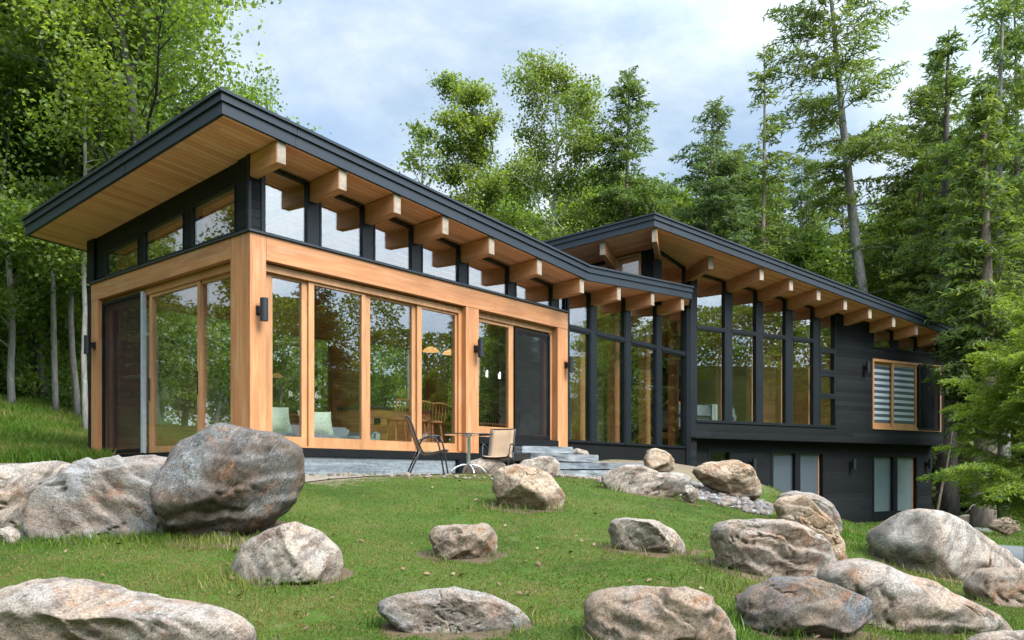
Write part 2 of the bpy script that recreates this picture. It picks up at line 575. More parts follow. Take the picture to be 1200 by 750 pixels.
def slatemat(name, c0, c1, bands=9.0):
    m, nt, b, o = newmat(name)
    v = coords(nt, (1.0, 1.0, bands))
    n = noise(nt, v, 1.3, 8, 0.65, 0.8)
    n2 = noise(nt, coords(nt), 22, 5, 0.65)
    col = ramp(nt, n, [(0.25, tuple(c * 0.7 for c in c0)), (0.42, c0), (0.62, c1), (0.8, tuple(c * 1.15 for c in c1))])
    col = mixc(nt, 1.0, col, ramp(nt, n2, [(0.3, (0.7, 0.7, 0.7)), (0.7, (1.15, 1.15, 1.15))]), 'MULTIPLY')
    L(nt, col, b.inputs['Base Color'])
    b.inputs['Roughness'].default_value = 0.8
    bump(nt, b, mathn(nt, 'ADD', n, mathn(nt, 'MULTIPLY', n2, 0.4)), 0.4, 0.02)
    return m


M['slate'] = slatemat('slate_stone', (0.22, 0.25, 0.27), (0.29, 0.315, 0.33), 1.0)
for k_, c_ in enumerate(((0.125, 0.145, 0.16), (0.175, 0.195, 0.21), (0.145, 0.155, 0.16))):
    M['step%d' % k_] = plain('step_slate', c_, 0.85, 0, 0.35, 3.5, 0.4)
M['slate_wall'] = slatemat('slate_wall_stone', (0.12, 0.145, 0.165), (0.20, 0.228, 0.248), 12.0)


def stonewall():
    m, nt, b, o = newmat('ledgestone_wall')
    tc = nt.nodes.new('ShaderNodeTexCoord').outputs['Object']
    sx = nt.nodes.new('ShaderNodeSeparateXYZ'); L(nt, tc, sx.inputs[0])
    cm = nt.nodes.new('ShaderNodeCombineXYZ')
    L(nt, sx.outputs[0], cm.inputs[0]); L(nt, sx.outputs[2], cm.inputs[1]); L(nt, sx.outputs[1], cm.inputs[2])
    br = N(nt, 'ShaderNodeTexBrick', Scale=1.0, Color1=(0.15, 0.15, 0.13, 1), Color2=(0.26, 0.25, 0.22, 1), Mortar=(0.12, 0.12, 0.11, 1))
    br.inputs['Mortar Size'].default_value = 0.008
    br.inputs['Brick Width'].default_value = 0.42
    br.inputs['Row Height'].default_value = 0.13
    br.offset = 0.37
    L(nt, cm.outputs[0], br.inputs['Vector'])
    n = noise(nt, tc, 6, 6)
    col = mixc(nt, 1.0, br.outputs['Color'], ramp(nt, n, [(0.3, (0.7, 0.68, 0.66)), (0.7, (1.25, 1.22, 1.18))]), 'MULTIPLY')
    L(nt, col, b.inputs['Base Color'])
    b.inputs['Roughness'].default_value = 0.85
    bump(nt, b, mathn(nt, 'ADD', br.outputs['Fac'], n), -0.5, 0.02)
    return m


M['ledge'] = stonewall()

M['leaf_maple'] = leafmat('maple_leaves', [(0.12, 0.20, 0.05), (0.17, 0.265, 0.065), (0.22, 0.315, 0.08), (0.28, 0.355, 0.12)], 0.6)
M['leaf_mid'] = leafmat('broadleaf_leaves', [(0.10, 0.165, 0.045), (0.15, 0.225, 0.058), (0.20, 0.275, 0.075), (0.26, 0.315, 0.11)], 0.56)
M['leaf_pale'] = leafmat('pale_broadleaf_leaves', [(0.09, 0.155, 0.04), (0.15, 0.22, 0.06), (0.20, 0.27, 0.08), (0.26, 0.31, 0.12)], 0.48)
M['needle'] = leafmat('conifer_needles', [(0.085, 0.14, 0.05), (0.125, 0.195, 0.062), (0.17, 0.24, 0.075), (0.22, 0.28, 0.10)], 0.5)
M['needle_blue'] = leafmat('blue_green_needles', [(0.09, 0.145, 0.075), (0.13, 0.195, 0.10), (0.175, 0.24, 0.125), (0.22, 0.28, 0.155)], 0.5)
M['needle_bright'] = leafmat('fresh_hemlock_needles', [(0.12, 0.19, 0.035), (0.19, 0.28, 0.05), (0.26, 0.36, 0.07), (0.34, 0.42, 0.10)], 0.5, clump=1.2)


def barkmat(name, dark, light, stretch=(5, 5, 1.2)):
    m, nt, b, o = newmat(name)
    v = coords(nt, stretch)
    n = noise(nt, v, 2.5, 8, 0.7, 0.5)
    L(nt, ramp(nt, n, [(0.3, dark), (0.65, light)]), b.inputs['Base Color'])
    b.inputs['Roughness'].default_value = 0.9
    bump(nt, b, n, 0.9, 0.04)
    return m


M['bark_dark'] = barkmat('dark_bark', (0.035, 0.030, 0.026), (0.11, 0.10, 0.09))
M['bark_grey'] = barkmat('grey_bark', (0.10, 0.095, 0.085), (0.30, 0.28, 0.25))
M['bark_brown'] = barkmat('brown_bark', (0.07, 0.05, 0.04), (0.25, 0.20, 0.16))
M['bark_pale'] = barkmat('pale_bark', (0.20, 0.19, 0.17), (0.48, 0.46, 0.43), (4, 4, 6))

# ------------------------------------------------------------------ terrain
_cp = []


def cpx(px, py, d):
    _cp.append(at(px, py, d))


for a in [(-300, 752, 4.6), (0, 750, 4.6), (300, 750, 4.6), (600, 750, 4.6), (900, 752, 4.6), (1200, 752, 4.8), (1500, 740, 5.5),
          (-300, 690, 5.7), (0, 690, 5.6), (300, 690, 5.6), (600, 690, 5.6), (850, 690, 5.6), (1050, 735, 5.5), (1200, 720, 6.4),
          (-200, 630, 7.2), (0, 632, 7.2), (150, 636, 7.0), (300, 634, 7.0), (600, 634, 7.0), (800, 640, 7.0), (950, 668, 6.7), (1040, 690, 7.0), (1020, 640, 9.5), (1060, 658, 8.7), (1100, 676, 8.0), (1150, 702, 7.4),
          (-150, 590, 9.4), (50, 580, 9.6), (450, 600, 8.2), (650, 601, 8.3), (800, 612, 8.3), (900, 632, 8.3),
          (230, 561, 10.0), (350, 561, 10.0), (450, 562, 10.2), (580, 563, 10.3), (700, 578, 9.8), (800, 587, 10.2), (870, 598, 11.0), (925, 606, 11.4),
          (700, 562, 11.6), (790, 568, 12.4), (860, 580, 13.2),
          (990, 628, 17.0), (1000, 622, 21.0), (1100, 622, 21.0), (1010, 636, 13.5), (1120, 655, 11.5), (1200, 664, 12.0),
          (1180, 640, 17.5), (1200, 628, 21.0), (1150, 606, 28.0), (1110, 595, 36.0), (1300, 610, 28.0), (1300, 690, 9.0),
          (50, 522, 16.5), (50, 490, 20.5), (60, 462, 27.0), (-100, 480, 19.0), (-150, 545, 12.5)]:
    cpx(*a)
for a in [(0.0, -0.4, 0.0), (2, -0.4, 0.0), (4, -0.4, 0.0), (4.5, -1.6, 0.0), (3.0, -1.4, 0.0), (6.2, -1.6, 0.05), (7.0, -0.6, 0.22), (8.5, -0.5, 0.30), (10.3, -0.5, 0.30), (12.2, -0.4, 0.20),
          (-0.6, 1.5, 0.1), (-0.6, 4.8, 0.26), (5, 2.5, 0.1), (10, 3, 0.1), (13, -2.0, -0.35), (14.2, -2.3, -0.9), (16, -2.4, -1.36), (20, -4.2, -1.42),
          (18, 3, -1.2), (22, 0, -1.2), (5, 12, 0.6), (12, 12, 0.2), (5, 24, 2.6), (16, 22, 1.2), (30, 10, -0.9),
          (-6, -10, -1.66), (-16, -10, -1.5), (4, -14, -1.75), (-2, -25, -2.2), (16, -14, -1.75), (28, -12, -1.6), (-18, 4, 0.5), (-14, 18, 2.5), (30, -26, -1.8)]:
    _cp.append(np.array(a, float))
_cp = np.array(_cp)


def _k(r):
    return np.where(r > 1e-9, r * r * np.log(np.maximum(r, 1e-9)), 0)


_n = len(_cp)
_A = np.zeros((_n + 3, _n + 3))
_A[:_n, :_n] = _k(np.linalg.norm(_cp[:, None, :2] - _cp[None, :, :2], axis=2)) + np.eye(_n) * 0.06
_A[:_n, _n] = 1
_A[:_n, _n + 1:] = _cp[:, :2]
_A[_n, :_n] = 1
_A[_n + 1:, :_n] = _cp[:, :2].T
_w = np.linalg.solve(_A, np.concatenate([_cp[:, 2], np.zeros(3)]))


def ground(x, y):
    x, y = np.atleast_1d(np.asarray(x, float)), np.atleast_1d(np.asarray(y, float))
    out = np.empty(len(x))
    for i in range(0, len(x), 20000):
        p = np.stack([x[i:i + 20000], y[i:i + 20000]], 1)
        k = _k(np.linalg.norm(p[:, None] - _cp[None, :, :2], axis=2))
        out[i:i + 20000] = k @ _w[:_n] + _w[_n] + p @ _w[_n + 1:]
    r = np.hypot(x - 4, y + 1)
    t = np.clip((r - 26) / 26, 0, 1)
    t = t * t * (3 - 2 * t)
    up = np.clip((y * 0.8 - x * 0.35), -60, 60)
    far = 1.5 + 0.075 * np.clip(up, -14, 200)
    far = far + np.clip((-y - 26) * 0.36, 0, 10) + np.clip((-x - 22) * 0.3, 0, 8)
    out = out * (1 - t) + far * t
    nz = pnoise(np.stack([x * 0.6, y * 0.6, x * 0 + 3.3], 1)) * 0.05 + pnoise(np.stack([x * 2.1, y * 2.1, x * 0 + 1.3], 1)) * 0.018
    return out + nz


def g1(x, y):
    return float(ground(x, y)[0])


Q = np.array([12.421, 0.0])
F1 = Fr((0, 0), (1, 0), (0, -1))
FL = Fr((0, 0), (0, 1), (-1, 0))
F2 = Fr(Q, XV2[:2], NV2[:2])
P = np.array([10.8, 0.0])
F3 = Fr(P, E3, E3N)


def inside_house(x, y, m=0.0):
    a = (x > -m) & (x < 12.5) & (y > -m) & (y < 5.0 + m)
    s = (x - Q[0]) * XV2[0] + (y - Q[1]) * XV2[1]
    o = (x - Q[0]) * NV2[0] + (y - Q[1]) * NV2[1]
    return a | ((s > -0.5) & (s < 10.4 + m) & (o < -0.35 + m) & (o > -6.6 - m))


def soil_at(x, y):
    """bare earth in an uneven ring round every boulder"""
    e = np.full(len(x), 9.0)
    for (rx, ry, hw, tt) in ROCKS:
        a = ((x - rx) * RT[0] + (y - ry) * RT[1])
        b = ((x - rx) * AX[0] + (y - ry) * AX[1])
        d_ = np.sqrt((a / hw) ** 2 + (b / tt) ** 2)
        e = np.minimum(e, (d_ - 1) * min(hw, tt))
    nz = pnoise(np.stack([x * 3.1, y * 3.1, x * 0 + 5], 1)) * 0.16
    big = np.clip(1 - np.hypot(x - SOIL[0], y - SOIL[1]) / 1.6, 0, 1) * 0.12
    return np.clip((0.07 + nz + big - e) / 0.09, 0, 1)


SOIL = tuple(at(985, 690, 6.6))


def build_ground():
    def axis(c, n, near, far):
        t = np.linspace(-1, 1, n)
        k = 6.0
        return c + np.sinh(k * t) / math.sinh(k) * far
    xs = axis(2.0, 440, 0, 420)
    ys = axis(-4.5, 440, 0, 420)
    X, Y = np.meshgrid(xs, ys, indexing='ij')
    x, y = X.ravel(), Y.ravel()
    z = ground(x, y)
    ins = inside_house(x, y, -0.15)
    s = (x - Q[0]) * XV2[0] + (y - Q[1]) * XV2[1]
    z = np.where(ins, np.minimum(z, np.where(x < 12.4, 0.1, -1.6)), z)
    n, mm = X.shape
    idx = np.arange(n * mm).reshape(n, mm)
    f = np.stack([idx[:-1, :-1], idx[1:, :-1], idx[1:, 1:], idx[:-1, 1:]], -1).reshape(-1, 4)
    m, nt, b, o = newmat('lawn_ground')
    v = coords(nt)
    n1 = noise(nt, v, 0.9, 6, 0.6)
    n2 = noise(nt, v, 7.0, 6, 0.7)
    n3 = noise(nt, v, 45, 4, 0.7)
    col = ramp(nt, n1, [(0.30, (0.030, 0.060, 0.010)), (0.5, (0.050, 0.090, 0.013)), (0.7, (0.075, 0.10, 0.022))])
    col = mixc(nt, ramp(nt, n2, [(0.52, (0, 0, 0)), (0.70, (0.75, 0.75, 0.75))]), col, (0.125, 0.095, 0.045))
    col = mixc(nt, 1.0, col, ramp(nt, n3, [(0.3, (0.5, 0.5, 0.5)), (0.7, (1.3, 1.3, 1.2))]), 'MULTIPLY')
    # bare forest floor away from the lawn, bare soil along the terrace edge
    sx = nt.nodes.new('ShaderNodeSeparateXYZ'); L(nt, v, sx.inputs[0])
    fl = mathn(nt, 'ADD', mathn(nt, 'MULTIPLY', sx.outputs[1], 0.05), mathn(nt, 'MULTIPLY', n1, 0.5))
    fl = mathn(nt, 'ADD', fl, mathn(nt, 'MULTIPLY', mathn(nt, 'MAXIMUM', mathn(nt, 'SUBTRACT', sx.outputs[0], 22.0), 0.0), 0.12))
    col = mixc(nt, ramp(nt, fl, [(0.85, (0, 0, 0)), (1.0, (1, 1, 1))]), col, (0.036, 0.042, 0.016))
    soil = mathn(nt, 'ADD', mathn(nt, 'SUBTRACT', 1.0, mathn(nt, 'MULTIPLY', mathn(nt, 'ABSOLUTE', mathn(nt, 'ADD', sx.outputs[1], 1.0)), 0.42)), mathn(nt, 'MULTIPLY', mathn(nt, 'SUBTRACT', n2, 0.5), 1.2))
    soil = mathn(nt, 'MULTIPLY', soil, mathn(nt, 'GREATER_THAN', sx.outputs[0], -0.4))
    col = mixc(nt, ramp(nt, soil, [(0.45, (0, 0, 0)), (0.7, (0.9, 0.9, 0.9))]), col, (0.20, 0.155, 0.115))
    at_ = nt.nodes.new('ShaderNodeAttribute'); at_.attribute_name = 'soil'
    pat = mathn(nt, 'ADD', at_.outputs['Fac'], mathn(nt, 'MULTIPLY', mathn(nt, 'SUBTRACT', n2, 0.5), 0.8))
    col = mixc(nt, ramp(nt, pat, [(0.35, (0, 0, 0)), (0.65, (0.95, 0.95, 0.95))]), col, (0.115, 0.082, 0.055))
    L(nt, col, b.inputs['Base Color'])
    b.inputs['Roughness'].default_value = 0.95
    b.inputs['Specular IOR Level'].default_value = 0.1
    bump(nt, b, mathn(nt, 'ADD', n3, n2), 0.6, 0.03)
    me = raw_mesh('ground', np.stack([x, y, z], 1), f, m, True)
    sa = me.attributes.new('soil', 'FLOAT', 'POINT')
    sa.data.foreach_set('value', soil_at(x, y).astype(np.float32))
    return tag(link('ground', me), 'sloping lawn and forest floor around the house', 'ground', kind='structure')


# ------------------------------------------------------------------ roof surfaces
AC, BY = 0.0782, 0.0557


def soff1(x, y):
    z = 4.43 - AC * (x + 0.809) if x < 7.034 else 3.817 + 0.0784 * (x - 7.034)
    return z - BY * (y + 0.65)


def so(x, y):
    d = np.array([x, y]) - Q
    return d @ np.array(XV2[:2]), d @ np.array(NV2[:2])


def w2(s, o):
    p = Q + np.array(XV2[:2]) * s + np.array(NV2[:2]) * o
    return p


def soffR(s, o):
    return 5.165 - 0.102 * s + 0.09 * o


PEAK = w2(-2.32, 1.42)
zpk = soffR(-2.32, 1.42)
_sP, _oP = so(*P)
zP = soffR(_sP, _oP)
_pl = np.linalg.solve(np.array([[PEAK[0], PEAK[1], 1], [P[0], P[1], 1], [PEAK[0] + 2.19 * E3[0], PEAK[1] + 2.19 * E3[1], 1]]), np.array([zpk, zP, zpk - 0.36]))


def soffL(x, y):
    return _pl[0] * x + _pl[1] * y + _pl[2]


HOUSE = thing('modern_house', 'low black house with cedar framed glass doors and butterfly roofs on exposed beams', 'house')
def hpart(mb, name, mat, parent=HOUSE, **kw):
    return mb.build(name, mat, parent, **kw)


def offs(poly, o):      # offset a CCW plan polygon outward
    n = len(poly)
    out = []
    for i in range(n):
        a, b, c = np.array(poly[i - 1]), np.array(poly[i]), np.array(poly[(i + 1) % n])
        d1 = (b - a) / np.linalg.norm(b - a)
        d2 = (c - b) / np.linalg.norm(c - b)
        n1, n2 = np.array([d1[1], -d1[0]]), np.array([d2[1], -d2[0]])
        k = (n1 + n2) / (1 + n1 @ n2)
        out.append(b + k * o)
    return out


def fascia(mb, poly, zf, edges, bands):
    """bands: (o0, o1, z0, z1); edges: indices i of edge poly[i] -> poly[i+1] that carry a fascia"""
    n = len(poly)
    for o0, o1, z0, z1 in bands:
        pi, po = offs(poly, o0), offs(poly, o1)
        for i in edges:
            j = (i + 1) % n
            vs = []
            for q, base in ((pi, i), (pi, j), (po, i), (po, j)):
                zz = zf[base]
                vs += [(q[base][0], q[base][1], zz + z0), (q[base][0], q[base][1], zz + z1)]
            mb.add(vs, [(0, 2, 3, 1), (4, 5, 7, 6), (0, 4, 6, 2), (1, 3, 7, 5), (0, 1, 5, 4), (2, 6, 7, 3)])


BANDS = [(-0.05, 0.0, -0.008, 0.140), (-0.05, 0.028, 0.141, 0.158), (-0.05, 0.020, 0.159, 0.245), (-0.12, 0.050, 0.246, 0.282)]
# --- roof of the long wing
r1 = [(-0.8, -0.65), (7.034, -0.65), (11.27, -0.65), (12.36, -0.03), (10.75, -0.03), (8.60, 5.5), (7.034, 5.5), (-0.8, 5.5)]
z1 = [soff1(*p) for p in r1]
mb = MB()
for poly in ([0, 1, 6, 7], [1, 2, 3, 4, 5, 6]):
    q = offs(r1, -0.056)
    mb.slab([(*q[i], z1[i] + 0.252) for i in poly], [(*q[i], z1[i] + 0.03) for i in poly])
roof = hpart(mb, 'roof', M['roofing'])
mb = MB()
for poly in ([0, 1, 6, 7], [1, 2, 3, 4, 5, 6]):
    q = offs(r1, -0.052)
    mb.slab([(*q[i], z1[i] + 0.026) for i in poly], [(*q[i], z1[i]) for i in poly])
hpart(mb, 'soffit', M['soffit'], roof)
mb = MB()
fascia(mb, r1, z1, [0, 1, 2, 5, 6, 7], BANDS)
hpart(mb, 'fascia', M['fascia'], roof)
# --- roof of the far wing: two planes meeting on a hip over the prow
FR_, BR_, HB_ = w2(11.12, 0.55), w2(11.12, -7.2), w2(5.77, -7.2)
FLf = PEAK + E3 * 5.2
BLf = HB_ + np.array([-3.2, 2.0])
r2 = [PEAK, FR_, BR_, HB_, BLf, FLf]
z2 = [zpk, soffR(11.12, 0.55), soffR(11.12, -7.2), soffR(5.77, -7.2), soffL(*BLf), soffL(*FLf)]
mb = MB()
for poly in ([0, 1, 2, 3], [0, 3, 4, 5]):
    q = offs(r2, -0.056)
    mb.slab([(*q[i], z2[i] + 0.252) for i in poly], [(*q[i], z2[i] + 0.03) for i in poly])
roof2 = hpart(mb, 'roof', M['roofing'])
q = offs(r2, -0.052)
for poly, mm in (([0, 1, 2, 3], 'soffit2'), ([0, 3, 4, 5], 'soffit3')):
    mb = MB()
    mb.slab([(*q[i], z2[i] + 0.026) for i in poly], [(*q[i], z2[i]) for i in poly])
    hpart(mb, 'soffit', M[mm], roof2)
mb = MB()
fascia(mb, r2, z2, [0, 1, 2, 3, 4, 5], BANDS)
hpart(mb, 'fascia', M['fascia'], roof2)


# --- beams
def beam(fr, a, zin, ztip, o0, o1, h, wid=0.14):
    """beam along the outward axis of frame fr at station a: inner offset o0 (z of top zin) to outer o1 (z of top ztip)"""
    m = MB()
    vs = []
    for s in (-wid / 2, wid / 2):
        vs += [fr(a + s, o0, zin - h), fr(a + s, o0, zin), fr(a + s, o1, ztip), fr(a + s, o1, ztip - h)]
    m.add(vs, [(0, 1, 2, 3), (7, 6, 5, 4), (0, 4, 5, 1), (1, 5, 6, 2), (3, 2, 6, 7), (0, 3, 7, 4)])
    b = m.build('beam', M['beam'], HOUSE, bevel=0.006)
    e = MB()
    e.fpoly(fr, [(a - wid / 2 + 0.006, ztip - h + 0.006), (a + wid / 2 - 0.006, ztip - h + 0.006), (a + wid / 2 - 0.006, ztip - 0.004), (a - wid / 2 + 0.006, ztip - 0.004)], o1 + 0.002, o1 + 0.004)
    e.build('end_cap', M['beam_end'], b)


B1X = [0.08, 1.08, 2.1, 3.12, 4.23, 5.54, 6.87, 8.19, 9.55, 10.9]
for x in B1X:
    yb = 4.8 if x > 0.5 else 0.28
    beam(F1, x, soff1(x, yb) - 0.003, soff1(x, -0.6) - 0.003, -yb, 0.6, 0.285)
B2S = [1.34, 2.45, 3.55, 4.68, 5.78, 6.90, 8.03, 9.16, 10.27]
for s in B2S:
    ov = 1.16 - 0.062 * s
    beam(F2, s, soffR(s, -6.3) - 0.003, soffR(s, ov) - 0.003, -6.3, ov, 0.30)
# diagonal beam at the wing corner, hip beam over the prow post, beam of the short prow face
q0 = Q + np.array([0.05, 0.05])
tip = onplane(833, 300, w2(0.3, 0.9), NV2[:2])[:2]
dd = (tip - q0) / np.linalg.norm(tip - q0)
FD = Fr(q0, (-dd[1], dd[0]), dd)
beam(FD, 0, soffR(*so(*q0)) - 0.003, soffR(*so(*tip)) - 0.003, -0.3, np.linalg.norm(tip - q0), 0.31)
hd = (PEAK - P) / np.linalg.norm(PEAK - P)
FH = Fr(P, (-hd[1], hd[0]), hd)
lh = np.linalg.norm(PEAK - P) - 0.12
beam(FH, 0, zP - 0.012, zP + (zpk - zP) * lh / (lh + 0.12) - 0.012, -0.4, lh, 0.30, 0.12)
tb = P + E3 * 1.05
tp = at(706, 290, 18.75)[:2]
bd = (tp - tb) / np.linalg.norm(tp - tb)
FB = Fr(tb, (-bd[1], bd[0]), bd)
lb = np.linalg.norm(tp - tb)
beam(FB, 0, soffL(*tb) - 0.004, soffL(*tp) - 0.004, -0.3, lb, 0.30, 0.13)


# ------------------------------------------------------------------ windows
def window(fr, poly, depth=(-0.03, -0.10), glass=-0.07, bar=0.03, frame_mat='metal', gmat='glass', name='window'):
    """a fixed light: frame bars round a convex polygon in the wall plane, and its pane"""
    pts = [np.array(p, float) for p in poly]
    n = len(pts)
    area = sum(pts[i][0] * pts[(i + 1) % n][1] - pts[(i + 1) % n][0] * pts[i][1] for i in range(n))
    if area < 0:
        pts = pts[::-1]
    inn = offs([tuple(p) for p in pts], -bar)
    m = MB()
    for i in range(n):
        j = (i + 1) % n
        m.fpoly(fr, [pts[i], pts[j], inn[j], inn[i]], depth[0], depth[1])
    w = hpart(m, name, M[frame_mat])
    g = MB()
    g2 = offs([tuple(p) for p in pts], -bar * 0.6)
    g.fpoly(fr, g2, glass, glass - 0.012)
    g.build('pane', M[gmat], w)
    return w


def wall_strips(m, fr, a0, a1, zb, ztop, holes, o0, o1, kinks=()):
    br = sorted({a0, a1, *[k for k in kinks if a0 < k < a1], *[h[0] for h in holes], *[h[1] for h in holes]})
    for s0, s1 in zip(br[:-1], br[1:]):
        if s1 - s0 < 1e-5: continue
        hs = sorted([h for h in holes if h[0] <= s0 + 1e-6 and h[1] >= s1 - 1e-6], key=lambda h: h[2])
        lo = (zb, zb)
        for h in hs:
            hb = h[2] if not callable(h[2]) else None
            b = (h[2], h[2])
            if b[0] > lo[0] + 1e-4:
                m.fpoly(fr, [(s0, lo[0]), (s1, lo[1]), (s1, b[1]), (s0, b[0])], o0, o1)
            t = (h[3](s0 + 1e-6), h[3](s1 - 1e-6)) if callable(h[3]) else (h[3], h[3])
            lo = t
        T = (ztop(s0 + 1e-6), ztop(s1 - 1e-6))
        if T[0] > lo[0] + 1e-4 or T[1] > lo[1] + 1e-4:
            m.fpoly(fr, [(s0, lo[0]), (s1, lo[1]), (s1, T[1]), (s0, T[0])], o0, o1)


top1 = lambda y: (lambda x: soff1(x, y) - 0.002)
# --- cedar portal on the long face
m = MB().box(0, 0.25, 0, 0.48, 0.412, 3.288)
hpart(m, 'corner_post', M['cedar_z'], bevel=0.004)
m = MB().box(0.252, 7.24, 0.0, 0.30, 2.95, 3.288)
hpart(m, 'lintel', M['cedar_x'], bevel=0.004)
m = MB().box(4.24, 4.575, 0.003, 0.30, 0.30, 2.948)
hpart(m, 'post', M['cedar_z'], bevel=0.004)
m = MB().box(6.90, 7.24, 0.003, 0.42, 0.55, 2.948)
hpart(m, 'post', M['cedar_z'], bevel=0.004)
m = MB().box(0.0, 0.30, 0.482, 4.845, 3.0, 3.288)
hpart(m, 'lintel', M['cedar_y'], bevel=0.004)
m = MB().box(0.003, 0.30, 4.57, 4.845, 0.37, 2.998)
hpart(m, 'post', M['cedar_z'], bevel=0.004)
# flashing on top of the cedar
m = MB()
m.box(-0.03, 7.26, -0.035, 0.3, 3.29, 3.318)
m.box(-0.03, 0.3, 0.301, 4.86, 3.29, 3.318)
hpart(m, 'flashing', M['metal_sill'])
# --- base
m = MB()
m.box(0.0, 4.62, 0.002, 0.30, 0.285, 0.405)
m.box(4.58, 6.90, -0.02, 0.30, 0.575, 0.70)
m.box(0.02, 0.30, 0.302, 4.94, 0.10, 0.365)
hpart(m, 'base_panel', M['black'])
m = MB()
m.box(0.03, 4.55, 0.03, 0.32, -0.5, 0.282)
hpart(m, 'foundation', M['slate_wall'])
m = MB()
m.box(4.0, 4.62, -0.06, 0.02, 0.0, 0.28)
hpart(m, 'dark_block', M['black'])  # plain dark block at the right foot of the sliding door bay
m = MB()
m.box(0.0, 12.42, 4.80, 4.92, -0.4, 0.40)
m.box(4.62, 7.24, 0.05, 0.30, -0.2, 0.57)
hpart(m, 'plinth', M['black'])

# --- clerestory over the long face
m = MB()
m.box(0.0, 0.19, 0.035, 0.30, 3.318, soff1(0.19, 0.03) - 0.004)
hpart(m, 'wall', M['siding'])
m = MB().box(-0.012, 0.03, 0.015, 0.07, 3.318, soff1(0.0, 0.0) - 0.004)
m.box(0.19, 0.235, 0.018, 0.14, 3.318, soff1(0.23, 0) - 0.004)
hpart(m, 'trim', M['metal'])
edges = [0.235] + [v for x in B1X[1:7] for v in (x - 0.095, x + 0.095)] + [7.22]
for i in range(0, len(edges), 2):
    a, b = edges[i], edges[i + 1]
    hz = 0.03
    poly = [(a, 3.318), (b, 3.318), (b, soff1(b, 0.06) - hz)]
    if a < 7.034 < b:
        poly.append((7.034, soff1(7.034, 0.06) - hz))
    poly.append((a, soff1(a, 0.06) - hz))
    window(F1, poly, (-0.035, -0.12), -0.075, 0.03)
for x in B1X[1:7]:
    hpart(MB().box(x - 0.095, x + 0.095, 0.045, 0.16, 3.318, soff1(x, 0.05) - 0.286), 'mullion', M['metal'])

# --- clerestory over the short face
m = MB()
hl = [(3.2, 4.345, 3.35, lambda y: soff1(0, y) - 0.34), (1.79, 3.0, 3.35, lambda y: soff1(0, y) - 0.30), (0.40, 1.55, 3.35, lambda y: soff1(0, y) - 0.29)]
wall_strips(m, FL, 0.07, 4.92, 3.318, lambda y: soff1(0, y) - 0.002, hl, -0.03, -0.20)
hpart(m, 'wall', M['siding'])
for h in hl:
    window(FL, [(h[0], h[2]), (h[1], h[2]), (h[1], h[3](h[1])), (h[0], h[3](h[0]))], (-0.02, -0.12), -0.045, 0.022)
m = MB().box(-0.02, 0.26, 4.70, 4.96, 3.318, soff1(0, 4.96) - 0.004)
hpart(m, 'corner_post', M['black'])
m = MB().box(0.0, 0.26, 4.85, 4.96, -0.1, 3.288)
hpart(m, 'corner_post', M['siding'])

# --- sliding doors in the long face
hpart(MB().box(0.252, 4.238, 0.10, 0.28, 2.83, 2.93), 'door_head', M['door_wood'])
hpart(MB().box(0.252, 4.238, 0.11, 0.28, 0.405, 0.43), 'door_track', M['door_wood'])
PY = 0.14
gl = [(320.5, 354.9), (368, 423.8), (435, 484), (494, 533.3)]
gx = [(X1(a, PY), X1(b, PY)) for a, b in gl]
bounds = [gx[0][0] - 0.12] + [X1(p, PY) for p in (361.5, 428.6, 488.6)] + [X1(545, PY) - 0.02]
for i in range(4):
    y0 = 0.135 if i % 2 else 0.165
    a0, a1 = bounds[i], bounds[i + 1] - 0.005
    g0, g1_ = gx[i]
    zb, zt = 0.43, 2.83
    m = MB()
    m.box(a0, g0, y0, y0 + 0.06, zb, zt)
    m.box(g1_, a1, y0 + 0.004, y0 + 0.06, zb, zt)
    m.box(g0, g1_, y0 + 0.002, y0 + 0.058, zb, zb + 0.135)
    m.box(g0, g1_, y0 + 0.002, y0 + 0.058, zt - 0.04, zt)
    d = hpart(m, 'sliding_door', M['door_wood'])
    MB().box(g0 - 0.01, g1_ + 0.01, y0 + 0.03, y0 + 0.042, zb + 0.12, zt - 0.03).build('pane', M['glass'], d)
m = MB().box(4.16, 4.238, 0.10, 0.28, 0.43, 2.83)
hpart(m, 'door_jamb', M['cedar_z'])
# bay with one glass door and a screen
m = MB()
m.box(4.577, 6.898, 0.12, 0.28, 2.84, 2.946)
m.box(6.80, 6.898, 0.14, 0.40, 0.72, 2.84)
hpart(m, 'door_frame', M['door_wood'])
m = MB()
xa, xb, xc = 4.60, X1(596, 0.15), X1(601.5, 0.15)
m.box(xa, xa + 0.05, 0.15, 0.21, 0.71, 2.84)
m.box(xb, xc, 0.15, 0.21, 0.71, 2.84)
m.box(xa + 0.05, xb, 0.152, 0.208, 0.71, 0.90)
m.box(xa + 0.05, xb, 0.152, 0.208, 2.78, 2.84)
d = hpart(m, 'sliding_door', M['door_wood'])
MB().box(xa + 0.04, xb + 0.01, 0.18, 0.192, 0.89, 2.79).build('pane', M['glass'], d)
x0, x1 = xc + 0.01, 6.80
m = MB()
m.box(x0, x0 + 0.04, 0.11, 0.15, 0.72, 2.80)
m.box(x1 - 0.05, x1, 0.11, 0.15, 0.72, 2.80)
m.box(x0 + 0.04, x1 - 0.05, 0.112, 0.148, 0.72, 0.79)
m.box(x0 + 0.04, x1 - 0.05, 0.112, 0.148, 2.75, 2.80)
d = hpart(m, 'screen_door', M['black'])
MB().box(x0 + 0.035, x1 - 0.045, 0.128, 0.131, 0.785, 2.755).build('mesh_panel', M['screen'], d)
m = MB()
m.box(x0, x1, 0.20, 0.25, 0.72, 0.80); m.box(x0, x1, 0.20, 0.25, 2.76, 2.84); m.box(x1 - 0.06, x1, 0.20, 0.25, 0.80, 2.76)
d = hpart(m, 'sliding_door', M['door_wood'])
